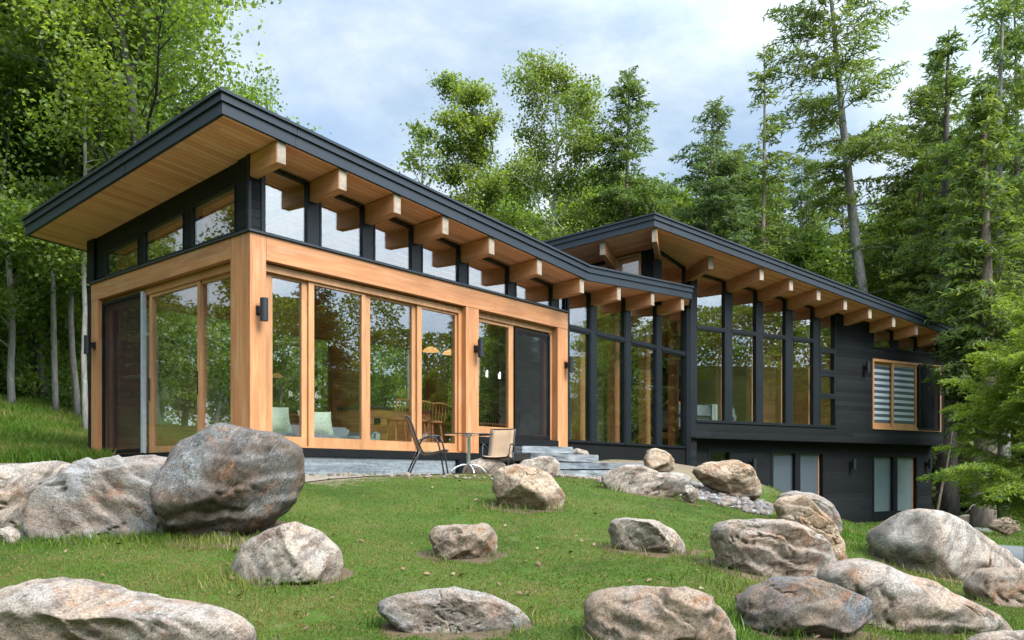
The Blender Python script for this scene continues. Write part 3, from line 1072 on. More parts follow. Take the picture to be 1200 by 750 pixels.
MB().box(x0, x1 - 0.05, 0.222, 0.234, 0.79, 2.77).build('pane', M['glass'], d)

# --- doors in the short face
m = MB()
m.box(0.10, 0.28, 0.482, 4.568, 2.88, 2.985)
hpart(m, 'door_track', M['cedar_y'])
for (ya, yb, xo) in ((0.44, 1.60, 0.15), (1.50, 3.02, 0.12)):
    m = MB()
    m.box(xo, xo + 0.06, ya, ya + 0.07, 0.37, 2.88)
    m.box(xo, xo + 0.06, yb - 0.09, yb, 0.37, 2.88)
    m.box(xo + 0.002, xo + 0.058, ya + 0.07, yb - 0.09, 0.37, 0.47)
    m.box(xo + 0.002, xo + 0.058, ya + 0.07, yb - 0.09, 2.83, 2.88)
    d = hpart(m, 'sliding_door', M['door_wood'])
    MB().box(xo + 0.03, xo + 0.042, ya + 0.06, yb - 0.08, 0.46, 2.84).build('pane', M['glass'], d)
    MB().tube([(xo - 0.03, yb - 0.045, 1.2), (xo - 0.03, yb - 0.045, 1.55)], 0.012).build('handle', M['black'], d)
m = MB()
m.box(0.06, 0.10, 3.17, 3.21, 0.38, 2.94)
m.box(0.06, 0.10, 4.52, 4.565, 0.38, 2.94)
m.box(0.062, 0.098, 3.21, 4.52, 0.38, 0.44)
m.box(0.062, 0.098, 3.21, 4.52, 2.89, 2.94)
d = hpart(m, 'screen_door', M['black'])
MB().box(0.079, 0.082, 3.205, 4.525, 0.435, 2.895).build('mesh_panel', M['screen'], d)
MB().box(0.05, 0.11, 3.10, 3.168, 0.37, 2.94).build('edge_strip', M['white_edge'], d)
m = MB()
m.box(0.16, 0.22, 3.03, 4.56, 0.37, 0.47); m.box(0.16, 0.22, 3.03, 4.56, 2.82, 2.88)
m.box(0.16, 0.22, 4.49, 4.56, 0.47, 2.82); m.box(0.16, 0.22, 3.03, 3.10, 0.47, 2.82)
d = hpart(m, 'sliding_door', M['door_wood'])
MB().box(0.185, 0.197, 3.09, 4.50, 0.46, 2.83).build('pane', M['glass'], d)

# --- tall glazing of the long wing
bl = [7.30, 8.07, 8.28, 9.42, 9.65, 10.79, 11.02, 12.20]
for a, b in ((7.30, 8.07), (8.28, 9.42), (9.65, 10.79), (11.02, 12.20)):
    window(F1, [(a, 0.71), (b, 0.71), (b, 2.985), (a, 2.985)], (-0.02, -0.11), -0.06, 0.03)
    window(F1, [(a, 3.045), (b, 3.045), (b, soff1(b, 0.05) - 0.03), (a, soff1(a, 0.05) - 0.03)], (-0.02, -0.11), -0.06, 0.03)
for a, b in ((8.07, 8.28), (9.42, 9.65), (10.79, 11.02)):
    hpart(MB().box(a + 0.002, b - 0.002, 0.01, 0.16, 0.71, soff1(a, 0) - 0.289), 'mullion', M['metal'])
hpart(MB().box(7.242, 7.30, 0.01, 0.16, 0.71, soff1(7.3, 0) - 0.01), 'mullion', M['metal'])
hpart(MB().box(12.202, 12.43, -0.012, 0.16, -0.4, soff1(12.2, 0.0) - 0.004), 'corner_post', M['metal'])
for a, b in ((7.302, 8.068), (8.282, 9.418), (9.652, 10.788), (11.022, 12.198)):
    hpart(MB().box(a, b, 0.0, 0.12, 2.987, 3.043), 'transom', M['metal'])
m = MB()
m.box(7.242, 12.2, 0.02, 0.20, -0.2, 0.685)
m.box(7.242, 12.2, -0.02, 0.20, 0.687, 0.707)
hpart(m, 'base_panel', M['black'])
for x in (8.175, 9.535, 10.905, 12.32):
    m = MB().box(x + 0.05, x + 0.25, 0.40, 0.60, 0.42, soff1(x, 0.5) - 0.31)
    hpart(m, 'column', M['cedar_z'])

# --- prow: clerestory storey above the valley
zr = 4.0
m = MB()
m.fpoly(FH, [(-0.10, zr), (0.10, zr), (0.10, zP - 0.32), (-0.10, zP - 0.32)], -0.16, 0.05)
hpart(m, 'corner_post', M['black'])
topPQ = lambda a: soffR(*so(P[0] + a, 0.05)) - 0.01
FPQ = Fr(P, (1, 0), (0, -1))
window(FPQ, [(0.14, 4.42), (1.42, 4.42), (1.42, topPQ(1.42)), (0.14, topPQ(0.14))], (-0.02, -0.11), -0.06, 0.035)
m = MB()
m.fbox(FPQ, 0.10, 1.62, -0.01, -0.14, 4.2, 4.418)
hpart(m, 'wall', M['siding'])
topL = lambda a: soffL(*(P + E3 * a)) - 0.004
m = MB()
wall_strips(m, F3, 0.10, 5.0, zr, topL, [(0.37, 1.0, 4.68, lambda a: min(5.24, topL(a) - 0.03)), (1.17, 1.75, 4.7, lambda a: topL(a) - 0.05), (1.9, 2.9, 4.6, lambda a: topL(a) - 0.05)], -0.02, -0.16)
hpart(m, 'wall', M['siding'])
window(F3, [(1.17, 4.7), (1.75, 4.7), (1.75, topL(1.75) - 0.05), (1.17, topL(1.17) - 0.05)], (-0.02, -0.12), -0.06, 0.03)
window(F3, [(1.9, 4.6), (2.9, 4.6), (2.9, topL(2.9) - 0.05), (1.9, topL(1.9) - 0.05)], (-0.02, -0.12), -0.06, 0.03)
window(F3, [(0.385, 4.69), (0.985, 4.69), (0.985, topL(0.985) - 0.035), (0.385, topL(0.385) - 0.035)], (0.06, -0.08), 0.0, 0.05, 'door_wood')['label'] = 'wood framed window beside the roof ridge post'

# --- far wing: front
tp2 = lambda s: soffR(s, -0.05) - 0.003
hdr = lambda s: soffR(s, -0.05) - 0.04
m = MB()
holes = [(0.17, 5.38, 1.385, lambda s: tp2(s)), (6.94, 10.19, 1.372, 3.425), (7.0, 8.0, 3.75, lambda s: hdr(s)), (8.0, 9.13, 3.75, lambda s: hdr(s)), (9.13, 10.25, 3.75, lambda s: hdr(s))]
holes_a = [holes[0]]
wall_strips(m, F2, -0.0, 6.6, 0.98, tp2, holes_a, 0.0, -0.18)
wall_strips(m, F2, 6.6, 10.36, 0.98, lambda s: 3.745, [(6.94, 10.19, 1.372, 3.425)], 0.0, -0.18)
wall_strips(m, F2, 6.6, 10.36, 3.745, tp2, [(7.0, 10.27, 3.75, tp2)], 0.0, -0.18)
hpart(m, 'wall', M['siding'])
# soffit of the overhang and its drip edge
m = MB().fbox(F2, 0.0, 10.36, -0.002, -0.44, 0.955, 0.978)
hpart(m, 'drip_edge', M['black'])
# tall corner window: four bays and a narrow stack
bays = [(0.19, 1.18), (1.39, 2.29), (2.50, 3.39), (3.62, 4.48)]
for a, b in bays:
    window(F2, [(a, 1.395), (b, 1.395), (b, 3.71), (a, 3.71)], (0.01, -0.09), -0.05, 0.028)
    window(F2, [(a, 3.765), (b, 3.765), (b, hdr(b)), (a, hdr(a))], (0.01, -0.09), -0.05, 0.028)
for z0, z1_, bb in ((1.395, 2.20, 0.03), (2.235, 2.86, 0.075), (2.895, 3.52, 0.075), (3.555, None, 0.03)):
    a, b = 4.70, 5.36
    window(F2, [(a, z0), (b, z0), (b, z1_ or hdr(b)), (a, z1_ or hdr(a))], (0.02, -0.09), -0.05, bb)
for a, b in ((1.18, 1.39), (2.29, 2.50), (3.39, 3.62), (4.48, 4.70)):
    hpart(MB().fbox(F2, a + 0.002, b - 0.002, 0.012, -0.14, 1.39, soffR((a + b) / 2, 0) - 0.305), 'mullion', M['metal'])
hpart(MB().fbox(F2, 5.362, 5.378, 0.012, -0.14, 1.39, tp2(5.38)), 'mullion', M['metal'])
hpart(MB().fbox(F2, 0.0, 0.188, 0.014, -0.16, 0.98, soffR(0.18, 0) - 0.02), 'corner_post', M['metal'])
for a, b in bays:
    hpart(MB().fbox(F2, a + 0.002, b - 0.002, 0.022, -0.10, 3.712, 3.763), 'transom', M['metal'])
for z in (2.202, 2.862, 3.522):
    hpart(MB().fbox(F2, 4.702, 5.358, 0.014, -0.09, z, z + 0.031), 'transom', M['metal'])
hpart(MB().fbox(F2, 0.17, 5.40, 0.03, -0.10, 1.355, 1.39), 'sill', M['metal'])
for s in (1.285, 2.395, 3.505, 4.59):
    m = MB().fbox(F2, s + 0.13, s + 0.33, -0.40, -0.60, 1.15, soffR(s, -0.5) - 0.34)
    hpart(m, 'column', M['cedar_z'])
# clerestory lights between the last beams
for a, b in ((7.02, 7.92), (8.14, 9.05), (9.27, 10.15)):
    window(F2, [(a, 3.755), (b, 3.755), (b, hdr(b)), (a, hdr(a))], (-0.01, -0.10), -0.06, 0.03)
for a, b in ((7.92, 8.14), (9.05, 9.27)):
    hpart(MB().fbox(F2, a + 0.002, b - 0.002, 0.0, -0.15, 3.755, soffR(a, 0) - 0.31), 'mullion', M['black'])
hpart(MB().fbox(F2, 10.152, 10.36, 0.0, -0.15, 3.75, tp2(10.3) - 0.0), 'mullion', M['black'])
hpart(MB().fbox(F2, 6.9, 10.37, 0.025, -0.1, 3.726, 3.75), 'sill', M['black'])
# wide sliding window with wood frame, blinds and a screen
m = MB()
m.fbox(F2, 6.94, 7.0, 0.03, -0.16, 1.372, 3.425)
m.fbox(F2, 10.13, 10.19, 0.03, -0.16, 1.372, 3.425)
m.fbox(F2, 7.0, 10.13, 0.03, -0.16, 3.35, 3.425)
m.fbox(F2, 7.0, 10.13, 0.03, -0.16, 1.372, 1.45)
wf = hpart(m, 'window', M['door_wood'])
for a, b, of in ((7.0, 8.0, -0.06), (7.86, 9.03, -0.0)):
    m = MB()
    m.fbox(F2, a, a + 0.075, of, of - 0.05, 1.45, 3.35)
    m.fbox(F2, b - 0.075, b, of, of - 0.05, 1.45, 3.35)
    m.fbox(F2, a + 0.075, b - 0.075, of - 0.002, of - 0.048, 1.45, 1.57)
    m.fbox(F2, a + 0.075, b - 0.075, of - 0.002, of - 0.048, 3.28, 3.35)
    m.build('sash', M['door_wood'], wf)
    MB().fbox(F2, a + 0.07, b - 0.07, of - 0.02, of - 0.032, 1.56, 3.29).build('pane', M['glass_dark'], wf)
    MB().fbox(F2, a + 0.08, b - 0.08, of - 0.040, of - 0.043, 1.572, 3.278).build('blind', M['blind'], wf)
m = MB()
m.fbox(F2, 9.06, 9.13, 0.05, 0.015, 1.40, 3.40); m.fbox(F2, 10.05, 10.11, 0.05, 0.015, 1.40, 3.40)
m.fbox(F2, 9.13, 10.05, 0.048, 0.017, 1.40, 1.46); m.fbox(F2, 9.13, 10.05, 0.048, 0.017, 3.34, 3.40)
d = hpart(m, 'window_screen', M['black'])
MB().fbox(F2, 9.125, 10.055, 0.033, 0.030, 1.455, 3.345).build('mesh_panel', M['screen'], d)
# other walls of the far wing
m = MB()
FS = Fr(w2(10.36, 0), (-np.array(NV2[:2])), XV2[:2])
wall_strips(m, FS, 0.182, 6.5, 0.98, lambda a: soffR(10.36, -a) - 0.003, [], 0.0, -0.18)
m.fbox(F2, 4.6, 10.17, -6.5, -6.32, 0.98, soffR(10.2, -6.4) - 0.02)
m.fbox(F2, 0.5, 1.6, -6.5, -6.32, 0.98, soffR(1.6, -6.4) - 0.02)
m.fbox(F2, 1.6, 4.6, -6.5, -6.32, 0.98, 1.7)
m.fbox(F2, 1.6, 4.6, -6.5, -6.32, 3.7, soffR(4.6, -6.4) - 0.02)
hpart(m, 'wall', M['siding'])
window(Fr(w2(0, -6.32), XV2[:2], NV2[:2]), [(1.62, 1.72), (4.58, 1.72), (4.58, 3.68), (1.62, 3.68)], (-0.02, -0.12), -0.06, 0.05)
# lower storey
lw = [(0.95, 1.80, 0.05, 0.72), (3.24, 5.40, -1.25, 0.72), (7.48, 9.68, -1.36, 0.665)]
m = MB()
wall_strips(m, F2, 0.30, 10.36, -1.7, lambda s: 0.953, lw, -0.40, -0.60)
m.fbox(F2, -0.05, 0.298, -0.10, -0.60, -1.0, 0.953)
m.fbox(F2, 10.18, 10.36, -0.602, -6.4, -1.7, 0.953)
hpart(m, 'wall', M['siding'])
FLW = Fr(w2(0, -0.40), XV2[:2], NV2[:2])
for i, (a, b, z0, zt) in enumerate(lw):
    m = MB()
    m.fbox(FLW, a, a + 0.09, 0.012, -0.14, z0, zt); m.fbox(FLW, b - 0.09, b, 0.012, -0.14, z0, zt)
    m.fbox(FLW, a + 0.09, b - 0.09, 0.010, -0.14, zt - 0.09, zt); m.fbox(FLW, a + 0.09, b - 0.09, 0.010, -0.14, z0, z0 + (0.3 if i == 2 else 0.09))
    if i:
        cx_ = (a + b) / 2
        m.fbox(FLW, cx_ - 0.13, cx_ + 0.07, 0.014, -0.14, z0 + 0.09, zt - 0.09)
    w = hpart(m, 'window', M['black'])
    zb = z0 + (0.3 if i == 2 else 0.09)
    spans = [(a + 0.09, b - 0.09)] if i == 0 else [(a + 0.09, cx_ - 0.13), (cx_ + 0.07, b - 0.09)]
    for k, (p0, p1) in enumerate(spans):
        MB().fbox(FLW, p0 - 0.01, p1 + 0.01, -0.07, -0.082, zb - 0.01, zt - 0.08).build('pane', M['glass_dark'], w)
        if i:
            if k:
                MB().fbox(FLW, p1 - 0.085, p1 - 0.04, -0.084, -0.13, zb, zt - 0.09).build('jamb', M['beam'], w)
            MB().fbox(FLW, p0, p1 - (0.095 if k else 0.0), -0.092, -0.097, zb, zt - 0.09).build('blind', M['roller_dark' if i == 1 else 'roller_pale'], w)

# ------------------------------------------------------------------ interior of the house
m = MB().box(0.31, 12.40, 0.30, 4.79, 0.30, 0.42)
hpart(m, 'floor', M['floorwood'])
m = MB()
wall_strips(m, Fr((0, 4.92), (1, 0), (0, 1)), 0.30, 8.7, 0.40, lambda x: soff1(x, 4.85) - 0.003, [(0.8, 2.8, 0.9, 3.1), (3.3, 5.1, 1.3, 3.0), (6.0, 8.0, 0.5, 3.1)], 0.0, -0.12, (7.034,))
hpart(m, 'rear_wall', M['inwood'])
for a, b, z0, zt in ((0.8, 2.8, 0.9, 3.1), (3.3, 5.1, 1.3, 3.0), (6.0, 8.0, 0.5, 3.1)):
    window(Fr((0, 4.92), (1, 0), (0, 1)), [(a, z0), (b, z0), (b, zt), (a, zt)], (-0.02, -0.11), -0.06, 0.05, 'door_wood')
m = MB().fbox(F2, 0.0, 10.17, -0.19, -6.31, 0.98, 1.14)
hpart(m, 'floor', M['floorwood'])
m = MB()
m.fbox(F2, 5.45, 5.57, -0.19, -6.3, 1.142, soffR(5.57, -6.3) - 0.01)
m.fbox(F2, 3.9, 5.448, -1.6, -1.72, 1.142, 4.0)
hpart(m, 'partition', M['inwood'])
m = MB().box(8.7, 13.2, 3.1, 3.7, 0.42, 4.95)
fw = hpart(m, 'fireplace_wall', M['ledge'])
pa = onplane(716, 505, (0, 3.08), (0, 1))
MB().box(pa[0] - 0.25, pa[0] + 0.35, 3.02, 3.098, 0.5, 1.15).build('firebox', M['black'], fw)


# ------------------------------------------------------------------ furniture glimpsed inside
def rbox(mb, x0, x1, y0, y1, z0, z1):
    return mb.box(x0, x1, y0, y1, z0, z1)


def sofa(label, loc, rz, lengthm, mat):
    t = thing('sofa', label, 'sofa', loc, rz)
    rbox(MB(), -lengthm / 2, lengthm / 2, -0.42, 0.42, 0.08, 0.40).build('seat', mat, t, bevel=0.05)
    rbox(MB(), -lengthm / 2, lengthm / 2, -0.46, -0.25, 0.38, 0.72).build('backrest', mat, t, bevel=0.06)
    for s in (-1, 1):
        rbox(MB(), s * lengthm / 2 - 0.09, s * lengthm / 2 + 0.09, -0.42, 0.42, 0.08, 0.56).build('armrest', mat, t, bevel=0.05)
    for sx in (-1, 1):
        for sy in (-1, 1):
            MB().tube([(sx * (lengthm / 2 - 0.1), sy * 0.35, 0), (sx * (lengthm / 2 - 0.1), sy * 0.35, 0.09)], 0.02).build('leg', M['black'], t)
    return t


def cushion(label, loc, rot, mat, size=0.42):
    n = 9
    m = MB()
    vs, fs = [], []
    for side in (1, -1):
        for i in range(n):
            for j in range(n):
                u, v = i / (n - 1) * 2 - 1, j / (n - 1) * 2 - 1
                bulge = max(0, (1 - u * u) * (1 - v * v)) ** 0.5 * 0.09
                pin = 1 - 0.08 * (1 - abs(u) ** 2) * abs(v) ** 6 - 0.0
                vs.append((u * size / 2 * (1 - 0.07 * (1 - v * v)), side * bulge, size / 2 + v * size / 2 * (1 - 0.07 * (1 - u * u))))
    for k in (0, 1):
        for i in range(n - 1):
            for j in range(n - 1):
                a = k * n * n + i * n + j
                fs.append((a, a + 1, a + n + 1, a + n))
    m.add(vs, fs)
    o = m.build('cushion', mat, smooth=True)
    o.location = loc
    o.rotation_euler = rot
    o.scale = (1.45, 1, 1)
    return tag(o, label, 'cushion')


sofa('low grey sofa just inside the cedar framed glass doors', (1.55, 0.95, 0.42), math.pi, 2.3, M['sofa']).scale = (1, 1, 0.55)
cushion('sage green cushion on the sofa seen in the first glass panel from the corner', (0.86, 0.66, 0.63), (R(-14), 0, R(4)), M['cush_green'], 0.42)
cushion('sage green cushion on the sofa seen in the second glass panel from the corner', (1.62, 0.68, 0.63), (R(-16), 0, R(-8)), M['cush_green'], 0.40)
p = at(842, 480, 20.5)
z0 = 1.14
sl = w2(1.0, -1.0)
sofa('grey sofa behind the tall corner window of the far wing', (sl[0], sl[1], z0), -PH, 2.2, M['sofa'])
c_ = w2(0.35, -0.86); cushion('rust orange cushion at the left end of the far wing sofa', (c_[0], c_[1], z0 + 0.42), (R(-12), 0, -PH), M['cush_orange'], 0.42)
c_ = w2(1.75, -0.90); cushion('rust orange cushion leaning behind the pale throw', (c_[0], c_[1], z0 + 0.45), (R(-10), R(45), -PH), M['cush_orange'], 0.38)
m = MB()
for k in range(14):
    a = -0.35 + k * 0.05
    m.box(a, a + 0.052, -0.50 + 0.012 * math.sin(k * 2.1), -0.482 + 0.012 * math.sin(k * 2.1), 0.28, 0.742)
m.box(-0.35, 0.352, -0.49, -0.2, 0.735, 0.75)
th_ = m.build('throw', M['throw'])
c_ = w2(1.55, -1.0)
th_.location = (c_[0], c_[1], z0)
th_.rotation_euler = (0, 0, -PH)
tag(th_, 'pale green throw draped over the sofa in the far wing', 'throw')

# kitchen island, bar stools, pendants
t = thing('kitchen_island', 'wooden kitchen island behind the glass doors with a dark outlet on its end', 'kitchen island', (4.35, 2.55, 0.42))
MB().box(-0.45, 1.2, -0.35, 0.45, 0, 0.86).build('cabinet', M['inwood'], t)
MB().box(-0.5, 1.25, -0.4, 0.5, 0.862, 0.91).build('countertop', plain('stone_counter', (0.08, 0.085, 0.085), 0.3), t)
MB().box(-0.30, -0.14, -0.354, -0.351, 0.55, 0.68).build('outlet', M['black'], t)


def stool():
    t = thing('bar_stool', 'wooden bar stool with a spindle back in front of the kitchen island, leftmost of three', 'bar stool', (0, 0, 0), 0, 'bar stools at the kitchen island')
    wd = M['beam']
    MB().tube([(0, 0, 0.62), (0, 0, 0.66)], 0.19, 20).build('seat', wd, t)
    for k in range(4):
        a = math.pi / 4 + k * math.pi / 2
        MB().tube([(0.22 * math.cos(a), 0.22 * math.sin(a), 0), (0.13 * math.cos(a), 0.13 * math.sin(a), 0.63)], [0.016, 0.02]).build('leg', wd, t)
    mb_ = MB()
    for k in range(5):
        x = -0.15 + 0.075 * k
        mb_.tube([(x, -0.16, 0.65), (x * 1.1, -0.2, 0.98)], 0.008)
    mb_.tube([(-0.19, -0.2, 0.98), (0, -0.23, 1.0), (0.19, -0.2, 0.98)], 0.018)
    mb_.build('backrest', wd, t)
    mb_ = MB()
    mb_.tube([(0.19 * math.cos(2 * math.pi * k / 16), 0.19 * math.sin(2 * math.pi * k / 16), 0.24) for k in range(17)], 0.009)
    mb_.build('footrest', wd, t)
    return t


st = stool()
st.location = (4.2, 1.75, 0.42)
dup(st, (4.7, 1.72, 0.42), 0.1, 'wooden bar stool with a spindle back in front of the kitchen island, middle of three')
dup(st, (5.2, 1.78, 0.42), -0.1, 'wooden bar stool with a spindle back in front of the kitchen island, rightmost of three')
for k, (px, py) in enumerate(((505, 409), (528, 412))):
    q = at(px, py, 16.2 + 0.5 * k)
    t = thing('pendant_lamp', ('glowing orange shaded pendant lamp in the fourth glass panel, left of two', 'glowing orange shaded pendant lamp in the fourth glass panel, right of two')[k], 'pendant lamp', tuple(q), 0, 'pendant lamps over the island')
    m = MB().tube([(0, 0, -0.05), (0, 0, 0.0), (0, 0, 0.05)], [0.17, 0.13, 0.03], 20, True)
    m.build('lamp_shade', M['shade'], t)
    MB().tube([(0, 0, 0.05), (0, 0, soff1(q[0], q[1]) - q[2])], 0.006, 6).build('cord', M['black'], t)
# chandelier behind the screen door
q = at(578, 441, 17.3)
t = thing('chandelier', 'black bar chandelier with white candle tubes seen behind the screen door', 'chandelier', tuple(q))
m = MB().tube([(-0.5, 0, -0.06), (0.5, 0, -0.06)], 0.012)
m.tube([(0, 0, -0.06), (0, 0, soff1(q[0], q[1]) - q[2])], 0.01)
m.build('frame', M['black'], t)
for k in range(6):
    x = -0.5 + 0.2 * k
    yy = 0.1 * (-1) ** k
    MB().tube([(x, yy, -0.05), (x, yy, 0.09)], 0.016).build('candle_tube', M['bulb'], t)
    MB().tube([(x, 0, -0.06), (x, yy, -0.05)], 0.008).build('arm', M['black'], t)


# dining table and chairs behind the screen
def dining_chair():
    t = thing('dining_chair', 'dark spindle back dining chair behind the screen door, left of two', 'dining chair', (0, 0, 0), 0, 'dining chairs behind the screen')
    wd = M['black']
    MB().box(-0.22, 0.22, -0.22, 0.22, 0.43, 0.46).build('seat', wd, t, bevel=0.01)
    for sx in (-1, 1):
        for sy in (-1, 1):
            MB().tube([(sx * 0.2, sy * 0.2, 0), (sx * 0.18, sy * 0.18, 0.44)], 0.018).build('leg', wd, t)
    m = MB()
    for k in range(6):
        x = -0.18 + 0.072 * k
        m.tube([(x, -0.2, 0.45), (x, -0.26, 0.86)], 0.008)
    m.tube([(-0.22, -0.25, 0.84), (-0.12, -0.27, 0.93), (0.12, -0.27, 0.93), (0.22, -0.25, 0.84)], 0.02)
    m.build('backrest', wd, t)
    return t


dt = thing('dining_table', 'long wooden dining table inside the house behind the screen door', 'dining table', (7.3, 2.6, 0.42))
MB().box(-0.9, 0.9, -0.45, 0.45, 0.70, 0.745).build('tabletop', M['beam'], dt, bevel=0.008)
for sx in (-1, 1):
    for sy in (-1, 1):
        MB().box(sx * 0.8 - 0.035, sx * 0.8 + 0.035, sy * 0.38 - 0.035, sy * 0.38 + 0.035, 0, 0.699).build('leg', M['beam'], dt)
dc = dining_chair()
dc.location = (6.9, 1.95, 0.42)
dup(dc, (7.6, 1.95, 0.42), 0.1, 'dark spindle back dining chair behind the screen door, right of two')
# wood stove and stair handrail by the stone wall
q = onplane(742, 520, (0, 2.3), (0, 1))
t = thing('wood_stove', 'black wood stove standing before the stone fireplace wall', 'wood stove', (q[0], 2.3, 0.42))
MB().box(-0.28, 0.28, -0.22, 0.22, 0.16, 0.78).build('body', M['black'], t, bevel=0.015)
MB().box(-0.2, 0.2, -0.228, -0.221, 0.3, 0.62).build('door', M['glass_dark'], t)
MB().tube([(0, 0.05, 0.78), (0, 0.05, 3.5)], 0.075, 14).build('flue', M['black'], t)
for sx in (-1, 1):
    for sy in (-1, 1):
        MB().tube([(sx * 0.24, sy * 0.18, 0), (sx * 0.22, sy * 0.16, 0.17)], 0.02).build('leg', M['black'], t)
a_, b_ = onplane(775, 477, (0, 2.6), (0, 1)), onplane(798, 457, (0, 2.6), (0, 1))
m = MB().tube([a_, b_], 0.035, 10)
t = thing('handrail', 'wooden stair handrail sloping up along the stone wall', 'handrail', tuple(a_))
m = MB().tube([(0, 0, 0), tuple(b_ - a_)], 0.032, 10)
m.build('rail', M['door_wood'], t)
mm_ = (b_ - a_) * 0.75
MB().tube([tuple(mm_), tuple(mm_ + np.array([0, 0.25, -0.06])), tuple(mm_ + np.array([0, 0.5, -0.06]))], 0.014).build('bracket', M['black'], t)


# ------------------------------------------------------------------ wall lamps
def wall_lamp():
    t = thing('wall_lamp', '', 'wall lamp', (0, 0, 0), 0, 'black cylinder wall lamps')
    MB().tube([(0, -0.12, -0.155), (0, -0.12, 0.155)], 0.055, 20).build('lamp_shade', M['lampmetal'], t, bevel=0.004)
    MB().box(-0.035, 0.035, -0.07, -0.012, -0.045, 0.045).build('bracket', M['lampmetal'], t)
    MB().box(-0.05, 0.05, -0.012, -0.002, -0.06, 0.06).build('wall_plate', M['lampmetal'], t)
    return t


wl = wall_lamp()
sp = []
q = onplane(303.5, 364, (0, 0), (0, 1)); sp.append(((q[0], 0, q[2]), 0, 'black cylinder lamp on the cedar corner post above the big dark boulder'))
q = onplane(557.5, 409, (0, 0), (0, 1)); sp.append(((q[0], 0, q[2]), 0, 'black cylinder lamp on the cedar post between the glass doors and the screen door'))
q = onplane(664, 428, (0, 0), (0, 1)); sp.append(((7.17, 0, q[2]), 0, 'black cylinder lamp on the last cedar post beside the tall glazing'))
sp.append(((0.0, 4.70, onplane(107, 406, (0, 0), (1, 0))[2]), R(-90), 'black cylinder lamp on the rear cedar post beside the large screen door'))
for px, py, o, lb_ in ((1013, 431, 0.0, 'dark cylinder lamp on upper black siding left of the wide window with blinds'),
                      (880, 544, -0.40, 'dark cylinder lamp on the lower black wall, half hidden by the tan boulder'),
                      (997, 544, -0.40, 'dark cylinder lamp on the lower black wall between two large windows'),
                      (1086, 544, -0.40, 'dark cylinder lamp at the far right end of the lower black wall')):
    q = onplane(px, py, w2(0, o), NV2[:2])
    sp.append((tuple(q), -PH, lb_))
for i, (loc, rz, lb_) in enumerate(sp):
    if i == 0:
        wl.location, wl.rotation_euler, wl['label'] = loc, (0, 0, rz), lb_
    else:
        dup(wl, loc, rz, lb_)
# security camera under the eave
q = w2(5.05, -0.3)
t = thing('loudspeaker', 'small black loudspeaker hung inside the narrow window stack under the eave', 'loudspeaker', (q[0], q[1], 4.12))
MB().box(-0.09, 0.09, -0.09, 0.09, -0.14, 0.14).build('body', M['black'], t, bevel=0.01)
MB().tube([(0, 0, 0.14), (0, 0, soffR(5.05, -0.3) - 4.12)], 0.012).build('bracket', M['black'], t)


# ------------------------------------------------------------------ patio furniture (profile in local x = forward, z up)
def patio_chair(label, loc, rz):
    t = thing('patio_chair', label, 'patio chair', loc, rz, 'sling patio chairs on the terrace')
    prof = [(-0.34, 0.93), (-0.30, 0.925), (-0.265, 0.86), (-0.21, 0.70), (-0.14, 0.50), (-0.08, 0.38), (-0.02, 0.345), (0.08, 0.355), (0.20, 0.385), (0.29, 0.405), (0.335, 0.39)]
    sm = []
    for i in range(len(prof) - 1):
        for k in range(3):
            u = k / 3
            sm.append((prof[i][0] * (1 - u) + prof[i + 1][0] * u, prof[i][1] * (1 - u) + prof[i + 1][1] * u))
    sm.append(prof[-1])
    m = MB()
    n = len(sm)
    ny = 7
    vs, fs = [], []
    for x, z in sm:
        for j in range(ny):
            y = -0.235 + 0.47 * j / (ny - 1)
            sag = 0.02 * (1 - (y / 0.235) ** 2)
            vs.append((x, y, z - sag))
    for i in range(n - 1):
        for j in range(ny - 1):
            a = i * ny + j
            fs.append((a, a + 1, a + ny + 1, a + ny))
    m.add(vs, fs)
    s = m.build('sling', M['sling'], t, smooth=True)
    md = s.modifiers.new('thick', 'SOLIDIFY'); md.thickness = 0.006
    for sy in (-1, 1):
        y = sy * 0.245
        m = MB().tube([(x, y, z) for x, z in sm], 0.014, 8)
        m.build('side_rail', M['chair_frame'], t, smooth=True)
        m = MB()
        m.tube([(-0.13, y * 1.02, 0.48), (-0.08, y * 1.10, 0.575), (0.0, y * 1.14, 0.61), (0.12, y * 1.14, 0.625), (0.20, y * 1.12, 0.615)], 0.014)
        m.build('armrest', M['chair_frame'], t, smooth=True)
        MB().tube([(0.19, y * 1.12, 0.62), (0.235, y * 1.08, 0.52), (0.27, y * 1.05, 0.38), (0.30, y * 1.02, 0.18), (0.33, y, 0.0)], 0.013).build('leg', M['chair_frame'], t, smooth=True)
        MB().tube([(-0.10, y, 0.42), (-0.19, y, 0.22), (-0.29, y, 0.0)], 0.013).build('leg', M['chair_frame'], t, smooth=True)
    m = MB()
    m.tube([(-0.32, -0.245, 0.93), (-0.32, 0.245, 0.93)], 0.013)
    m.tube([(0.28, -0.255, 0.36), (0.28, 0.255, 0.36)], 0.011)
    m.tube([(-0.16, -0.245, 0.28), (-0.16, 0.245, 0.28)], 0.011)
    m.build('cross_bar', M['chair_frame'], t)
    return t


